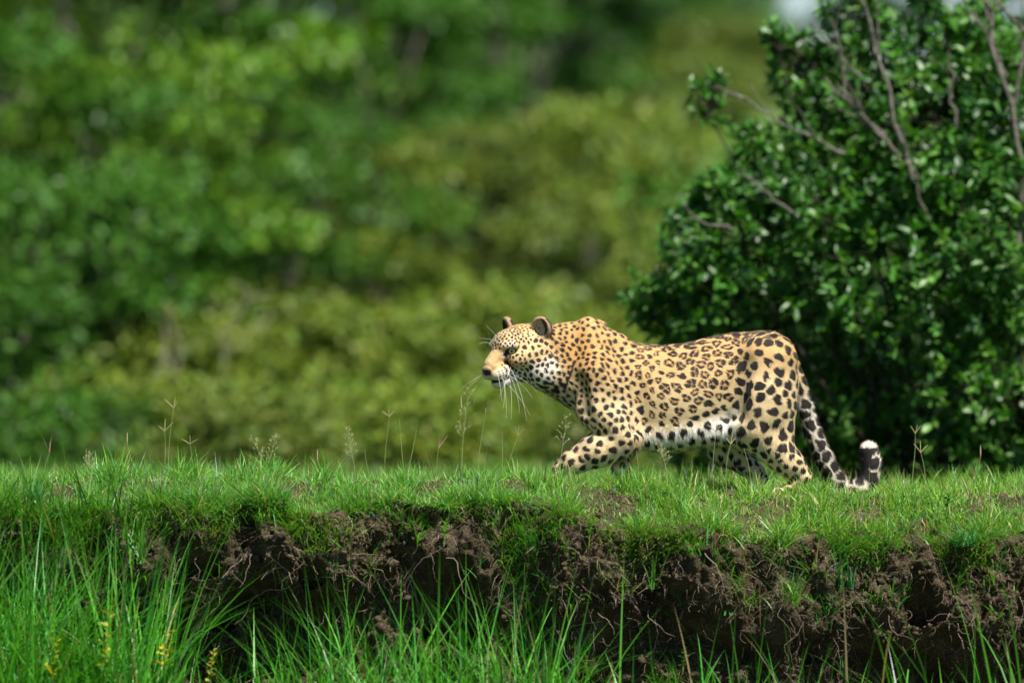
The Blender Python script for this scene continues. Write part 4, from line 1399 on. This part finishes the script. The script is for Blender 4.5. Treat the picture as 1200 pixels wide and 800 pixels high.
# ------------------------------------------------------------------ broadleaf bush on the right
def broadleaf_bush():
    Yb = 3.8
    root = W(1130, 585, Yb); root[2] = float(top_z(root[0], root[1]))
    t = thing('broadleaf_bush', 'large dark green glossy leaved bush behind the leopard, filling the right side', 'bush', tuple(root))
    def R(px, py, y=Yb): return W(px, py, y) - root
    lobes = [(1110, 150, 120, 0), (1015, 150, 75, .1), (960, 245, 85, -.1), (890, 300, 95, 0), (1080, 300, 130, -.15), (845, 350, 62, 0), (850, 430, 80, .2),
             (930, 440, 90, .3), (1190, 480, 100, -.3), (1190, 260, 130, -.2), (1060, 90, 75, .1), (1190, 100, 75, 0), (800, 480, 60, .5), (950, 500, 60, .1),
             (1240, 420, 130, -.2), (1230, 150, 110, .3), (885, 170, 24, 0), (840, 215, 18, -.1), (915, 60, 14, 0), (955, 70, 34, .1), (800, 270, 30, 0), (940, 165, 36, .1), (1120, 90, 55, .2), (1010, 50, 34, .1), (860, 225, 45, -.1), (1050, 530, 62, .05), (985, 545, 45, .1), (1010, 440, 50, .35), (785, 350, 24, 0), (770, 372, 20, .1), (830, 130, 16, 0), (1000, 10, 26, .1), (1080, 5, 22, 0), (1160, 15, 20, .1), (880, 530, 60, .4), (1110, 545, 55, .6), (1040, 470, 80, .9),
             (1180, 560, 70, -.3), (1260, 560, 100, 0)]
    wood, limbs = Acc(), Acc()
    tw_b, tw_d, tw_y = [], [], []
    ctr0 = R(1120, 440)
    for px, py, r, dy in lobes:
        c = R(px, py, Yb + dy)
        rr = r / 228.0
        # limb to the lobe
        s0 = np.array([rng.normal(0, 0.12), rng.normal(0, 0.08), 0])
        n = 8
        s = np.linspace(0, 1, n)[:, None]
        mid = (s0 + c) / 2 + np.array([0.15 * np.sign(c[0] - s0[0] + 1e-6), 0, -0.25])
        pth = (1 - s) ** 2 * s0 + 2 * s * (1 - s) * mid + s ** 2 * c + rng.normal(0, 0.02, (n, 3)) * s
        V, Ff = tube(pth, np.linspace(0.012, 0.004, n), 7)
        limbs.add(V, Ff)
        k = int(rng.uniform(190, 290) * (rr / 0.4) ** 2) + 14
        u = rng.normal(0, 1, (k, 3)); u /= np.linalg.norm(u, axis=1)[:, None]
        rad = rng.uniform(0.45, 1.06, k) ** 0.6
        pos = c + u * rr * rad[:, None] * np.array([1, 0.95, 0.95])
        pos += 0.10 * np.stack([fbm(pos, 4, 90 + j, 2) for j in range(3)], 1)
        keep = pos[:, 2] > 0.03
        pos = pos[keep]; u = u[keep]
        tw_b.append(pos)
        tw_y.append(rng.random(len(pos)) < (0.55 if (px > 1090 and py > 350) or (900 < px < 1000 and py > 420) else 0.22))
        tw_d.append(u * 0.8 + np.array([0, -0.1, 0.6]) + rng.normal(0, 0.35, (len(pos), 3)))
        for j in range(min(26, len(pos))):
            e = pos[j]
            m = (c + e) / 2 + rng.normal(0, 0.03, 3)
            V, Ff = tube(np.stack([c, m, e]), [0.006, 0.004, 0.002], 4)
            limbs.add(V, Ff)
    # bare grey twigs standing out
    for (x0, y0), (x1, y1), r in [((1070, 210), (1010, -10), .013), ((1050, 180), (965, 90), .010), ((1060, 190), (985, 100), .009), ((900, 132), (838, 99), .006), ((990, 180), (900, 132), .008),
                                  ((1200, 200), (1150, -20), .013), ((1190, 120), (1215, -20), .010), ((1180, 90), (1140, 10), .008), ((1010, 90), (950, 30), .006), ((990, 100), (975, 20), .006),
                                  ((1090, 260), (1060, 170), .007), ((1120, 150), (1110, 60), .008), ((1195, 290), (1200, 200), .012), ((930, 250), (870, 205), .006), ((860, 270), (800, 255), .005),
                                  ((1230, 60), (1165, 0), .01)]:
        a_, b_ = R(x0, y0, Yb - 0.55), R(x1, y1, Yb - 0.6)
        s = np.linspace(0, 1, 7)[:, None]
        pth = a_ * (1 - s) + b_ * s + rng.normal(0, 0.012, (7, 3)) * (s > 0)
        V, Ff = tube(pth, np.linspace(r, r * 0.5, 7), 6)
        wood.add(V, Ff)
        for q in range(3):
            f = rng.uniform(0.3, 0.9)
            st = a_ * (1 - f) + b_ * f
            dd = (b_ - a_) * 0.3 + rng.normal(0, 0.06, 3)
            V, Ff = tube(np.stack([st, st + dd * .5 + rng.normal(0, .006, 3), st + dd]), [r * .5, r * .35, r * .2], 4)
            wood.add(V, Ff)
    link('trunk', limbs.mesh('trunk', M_limb), t)
    link('branches', wood.mesh('branches', M_bark), t)
    tb = np.concatenate(tw_b); td = np.concatenate(tw_d)
    td /= np.linalg.norm(td, axis=1)[:, None]
    per = 8
    n = len(tb) * per
    base = np.repeat(tb, per, 0) + np.repeat(td, per, 0) * rng.uniform(0, 0.05, (n, 1))
    rad = rng.normal(0, 1, (n, 3))
    dirs = np.repeat(td, per, 0) * 0.75 + rad / np.linalg.norm(rad, axis=1)[:, None] * 0.8
    up = np.array([0, -0.35, 1.0]) + rng.normal(0, 0.55, (n, 3))
    L = rng.uniform(0.035, 0.085, n); Wd = L * rng.uniform(0.34, 0.52, n)
    tint = np.repeat(rng.random(len(tb)), per)
    young = np.repeat(np.concatenate(tw_y), per)
    cols = np.outer(1 - tint, (0.020, 0.085, 0.014)) + np.outer(tint, (0.06, 0.20, 0.018))
    cols[young] = np.array((0.10, 0.24, 0.035)) * rng.uniform(0.7, 1.2, (young.sum(), 1))
    cols *= rng.uniform(0.75, 1.25, (n, 1))
    # the nearest leaves are parts of their own
    order = np.argsort(base[:, 1] + rng.normal(0, 0.25, n))
    solo, rest = order[:290], order[290:]
    V, Ff, cc = leaves_batch(base[rest], dirs[rest], up[rest], L[rest], Wd[rest], cols[rest])
    link('foliage', mesh_np('foliage', V, [Ff], M_leaf, True, cc), t, kind='stuff')
    V0, F0 = leaf_mesh('leaf', 1, 1, None, None, 0.1, 0.15)
    mes = []
    for q in range(4):
        c = ((0.018, 0.075, 0.014), (0.035, 0.125, 0.016), (0.06, 0.17, 0.02), (0.026, 0.1, 0.02))[q]
        mes.append(mesh_np('leaf', V0 * np.array([0.42, 1, 1]), [F0], M_leaf, True, np.tile(c, (len(V0), 1))))
    for k, i in enumerate(solo):
        o = link('leaf', mes[k % 4], t)
        d = Vector(dirs[i]).normalized()
        s = d.cross(Vector(up[i])).normalized()
        u = s.cross(d)
        m = Matrix((s, d, u)).transposed().to_4x4()
        m.translation = Vector(base[i])
        o.matrix_local = m @ Matrix.Scale(float(L[i]), 4)
broadleaf_bush()

# ------------------------------------------------------------------ scrub and trees beyond the meadow
def scrub_variant(k, h, wd, flat, nleaf, leafL):
    """returns crown mesh, trunk mesh"""
    rs = np.random.default_rng(100 + k)
    wood = Acc(); Bp, Bd = [], []
    ncl = 15
    for c in range(ncl):
        f = (c + 0.5) / ncl
        zc = h * (0.08 + 0.88 * f)
        ang = c * 2.4 + rs.normal(0, .4)
        rr = wd * 0.5 * math.sqrt(max(0.05, 1 - ((f - 0.35) / 0.75) ** 2)) * rs.uniform(0.35, 0.95)
        cc = np.array([math.cos(ang) * rr, math.sin(ang) * rr, zc])
        cr = wd * rs.uniform(0.14, 0.235)
        s = np.linspace(0, 1, 6)[:, None]
        mid = np.array([cc[0] * 0.3, cc[1] * 0.3, cc[2] * 0.45])
        pth = (1 - s) ** 2 * np.array([0, 0, -0.1]) + 2 * s * (1 - s) * mid + s ** 2 * cc
        V, Ff = tube(pth, np.linspace(0.035 * h / 2.5, 0.01, 6), 6)
        wood.add(V, Ff)
        n = nleaf // ncl
        u = rs.normal(0, 1, (n, 3)); u /= np.linalg.norm(u, axis=1)[:, None]
        p = cc + u * cr * (rs.random((n, 1)) ** 0.45) * np.array([1, 1, flat])
        p += 0.12 * np.stack([fbm(p, 2.6, 200 + k + j, 2) for j in range(3)], 1)
        Bp.append(p); Bd.append(u * np.array([1, 1, 0.5]) + rs.normal(0, 0.6, (n, 3)))
    p = np.concatenate(Bp); d = np.concatenate(Bd)
    n = len(p)
    up = np.array([0, 0, 1.0]) + rs.normal(0, 0.5, (n, 3))
    L = rs.uniform(0.6, 1.3, n) * leafL
    cols = np.ones((n, 3)) * rs.uniform(0.7, 1.25, (n, 1)) * np.array([1, 1, 1.0])
    cols[:, 0] *= rs.uniform(0.8, 1.3, n)
    V, Ff, cc = leaves_batch(p, d, up, L, L * 0.5, cols)
    return mesh_np('crown', V, [Ff], M_scrub, True, cc), wood.mesh('trunk', M_bark)

variants = [scrub_variant(0, 1.9, 2.4, 0.42, 8000, 0.085), scrub_variant(1, 2.5, 3.0, 0.34, 10000, 0.09), scrub_variant(2, 1.1, 2.0, 0.5, 7000, 0.075),
            scrub_variant(3, 4.0, 4.4, 0.24, 12000, 0.12), scrub_variant(4, 3.2, 2.8, 0.38, 10000, 0.10), scrub_variant(5, 0.45, 1.5, 0.5, 4500, 0.06)]

def scrub(name, label, cat, px, dist, var, size, col, group, rz=None):
    y = dist - CAM_D
    x = (px - 600) / PPM * dist / CAM_D
    z = float(top_z(x, y))
    t = thing(name, label, cat, (x, y, z), group, rng.uniform(0, 6.28) if rz is None else rz)
    t.scale = (size, size, size * rng.uniform(0.9, 1.1))
    tr = link('trunk', variants[var][1], t)
    cr = link('crown', variants[var][0], t)
    cr.color = (*col, 1)
DK, MD, BR, YG, OL = (0.020, 0.072, 0.008), (0.046, 0.14, 0.012), (0.10, 0.22, 0.014), (0.135, 0.205, 0.022), (0.105, 0.16, 0.022)
G1 = 'scrub bushes on the slope beyond the meadow'
for a_ in [
    ('bush', 'dark green bush at the far left edge, at the foot of the slope', 'bush', 10, 37.5, 0, 1.0, MD, G1),
    ('bush', 'mid green bush second from the left edge behind the turf', 'bush', 110, 38.5, 0, 1.1, MD, G1),
    ('bush', 'low yellow green bush behind the bare sapling', 'bush', 230, 38, 2, 1.0, YG, G1),
    ('bush', 'low olive bush at left centre by the meadow edge', 'bush', 330, 39, 2, 1.05, OL, G1),
    ('bush', 'low yellow green bush beside the dark brown hollow', 'bush', 450, 38.5, 2, 0.95, YG, G1),
    ('bush', 'yellow green bush behind the leopard head', 'bush', 560, 39.5, 2, 1.15, YG, G1),
    ('bush', 'low olive bush behind the leopard shoulder', 'bush', 680, 39, 2, 0.95, YG, G1),
    ('bush', 'olive bush behind the leopard back', 'bush', 780, 41, 2, 1.1, OL, G1),
    ('bush', 'green bush behind the broadleaf bush at right', 'bush', 950, 40, 0, 1.2, MD, G1),
    ('bush', 'dark bush behind the right side of the broadleaf bush', 'bush', 1120, 39, 0, 1.2, DK, G1),
    ('tree', 'tall dark tree at the far left with deep shade below', 'tree', 30, 44, 3, 0.95, MD, G1),
    ('tree', 'bright green flat topped tree left of the middle', 'tree', 200, 46, 3, 0.9, BR, G1),
    ('bush', 'bright green bush above the bare sapling', 'bush', 130, 43, 1, 1.0, BR, G1),
    ('bush', 'green bush in the left centre on the slope', 'bush', 320, 44, 1, 0.9, MD, G1),
    ('bush', 'yellow green bush in the centre of the slope', 'bush', 430, 45, 0, 1.0, YG, G1),
    ('bush', 'olive bush right of the centre of the slope', 'bush', 560, 46, 0, 0.95, OL, G1),
    ('bush', 'yellow green bush above the leopard shoulder', 'bush', 690, 47, 2, 1.3, YG, G1),
    ('tree', 'bright green spreading tree at the upper left', 'tree', 80, 54, 3, 1.1, BR, G1),
    ('tree', 'green spreading tree in the upper left centre', 'tree', 300, 55, 3, 1.0, BR, G1),
    ('bush', 'green bush high on the slope at centre', 'bush', 440, 54, 1, 1.05, MD, G1),
    ('tree', 'dark trunked tree right of the centre', 'tree', 590, 56, 4, 1.1, MD, G1),
    ('tree', 'tree at the top left corner of the slope', 'tree', 20, 66, 3, 1.15, MD, G1),
    ('tree', 'tree on the upper slope left of the dark one', 'tree', 200, 67, 3, 1.2, BR, G1),
    ('tree', 'dark green tree at the top left of centre', 'tree', 370, 66, 3, 1.15, DK, G1),
    ('tree', 'dark green tree at the top centre', 'tree', 510, 67, 3, 1.1, MD, G1),
    ('tree', 'mid green tree at the top right of centre', 'tree', 660, 68, 4, 1.15, DK, G1),
    ('bush', 'small green bush on the smooth part of the hill', 'bush', 770, 72, 2, 0.9, MD, G1),
    ('bush', 'dark bush on the skyline beside the broadleaf bush', 'bush', 810, 92, 1, 1.1, MD, G1),
    ('bush', 'olive bush low on the smooth slope beside the broadleaf bush', 'bush', 850, 62, 2, 0.9, OL, G1),
    ('low_shrub', 'small shrub on the smooth slope above the leopard back', 'shrub', 770, 60, 5, 1.6, OL, G1),
    ('low_shrub', 'small shrub higher on the smooth slope', 'shrub', 840, 72, 5, 2.0, MD, G1),
    ('low_shrub', 'low shrub at the meadow edge, left corner', 'shrub', 60, 34.5, 5, 1.0, MD, G1),
    ('low_shrub', 'low shrub at the foot of the bare sapling', 'shrub', 190, 35, 5, 1.1, YG, G1),
    ('low_shrub', 'low shrub at the meadow edge left of the brown hollow', 'shrub', 300, 33.5, 5, 1.0, OL, G1),
    ('low_shrub', 'low shrub at the meadow edge in the middle', 'shrub', 400, 35, 5, 1.0, YG, G1),
    ('low_shrub', 'low shrub behind the leopard chin', 'shrub', 510, 34, 5, 1.1, YG, G1),
    ('low_shrub', 'low shrub behind the leopard chest', 'shrub', 620, 35.5, 5, 1.2, OL, G1),
    ('low_shrub', 'low shrub behind the leopard belly', 'shrub', 740, 34, 5, 1.1, OL, G1),
    ('tree', 'tree near the crest at the upper left', 'tree', 100, 82, 3, 1.4, BR, G1),
    ('tree', 'tree near the crest at centre left', 'tree', 300, 83, 3, 1.4, MD, G1),
    ('tree', 'tree near the crest at centre', 'tree', 470, 84, 3, 1.3, DK, G1),
    ('tree', 'tree near the crest right of centre', 'tree', 640, 85, 3, 1.3, MD, G1),
    ('tree', 'dark tree behind the top of the broadleaf bush', 'tree', 1010, 62, 4, 0.7, DK, G1),
    ('tree', 'dark tree behind the right edge', 'tree', 1170, 60, 4, 0.7, DK, G1),
]:
    scrub(*a_)

# bare forked sapling in front of the left scrub
def bare_sapling(label, px, py_top, dist, forks):
    y = dist - CAM_D
    b = W(px, 520, y); b[2] = float(top_z(b[0], b[1]))
    t = thing('bare_sapling', label, 'dead tree', tuple(b))
    a = Acc()
    for pts, r in forks:
        pth = np.array([W(p[0], p[1], y) - b for p in pts]); pth[0, 2] = max(pth[0, 2], 0)
        q = np.linspace(0, len(pth) - 1, len(pth) * 3)
        pth = np.stack([np.interp(q, np.arange(len(pth)), pth[:, j]) for j in range(3)], 1) + rng.normal(0, 0.006, (len(q), 3))
        V, Ff = tube(pth, np.linspace(r, r * 0.4, len(q)), 6)
        a.add(V, Ff, (0.22, 0.19, 0.14))
    link('trunk', a.mesh('trunk', M_root), t)
bare_sapling('pale bare forked sapling in front of the left scrub', 165, 390, 35.5,
             [([(162, 525), (175, 470), (195, 410), (192, 380)], 0.016), ([(205, 450), (212, 410), (235, 400)], 0.010), ([(195, 410), (205, 450), (208, 480)], 0.009), ([(212, 410), (200, 375), (196, 350)], 0.007)])
bare_sapling('greyish brown bare shrub stems at left centre', 270, 340, 36.5,
             [([(260, 520), (262, 400), (250, 350)], 0.006), ([(262, 400), (290, 350), (320, 345)], 0.009), ([(290, 350), (285, 335), (270, 330)], 0.007), ([(262, 420), (300, 380), (325, 370)], 0.007)])
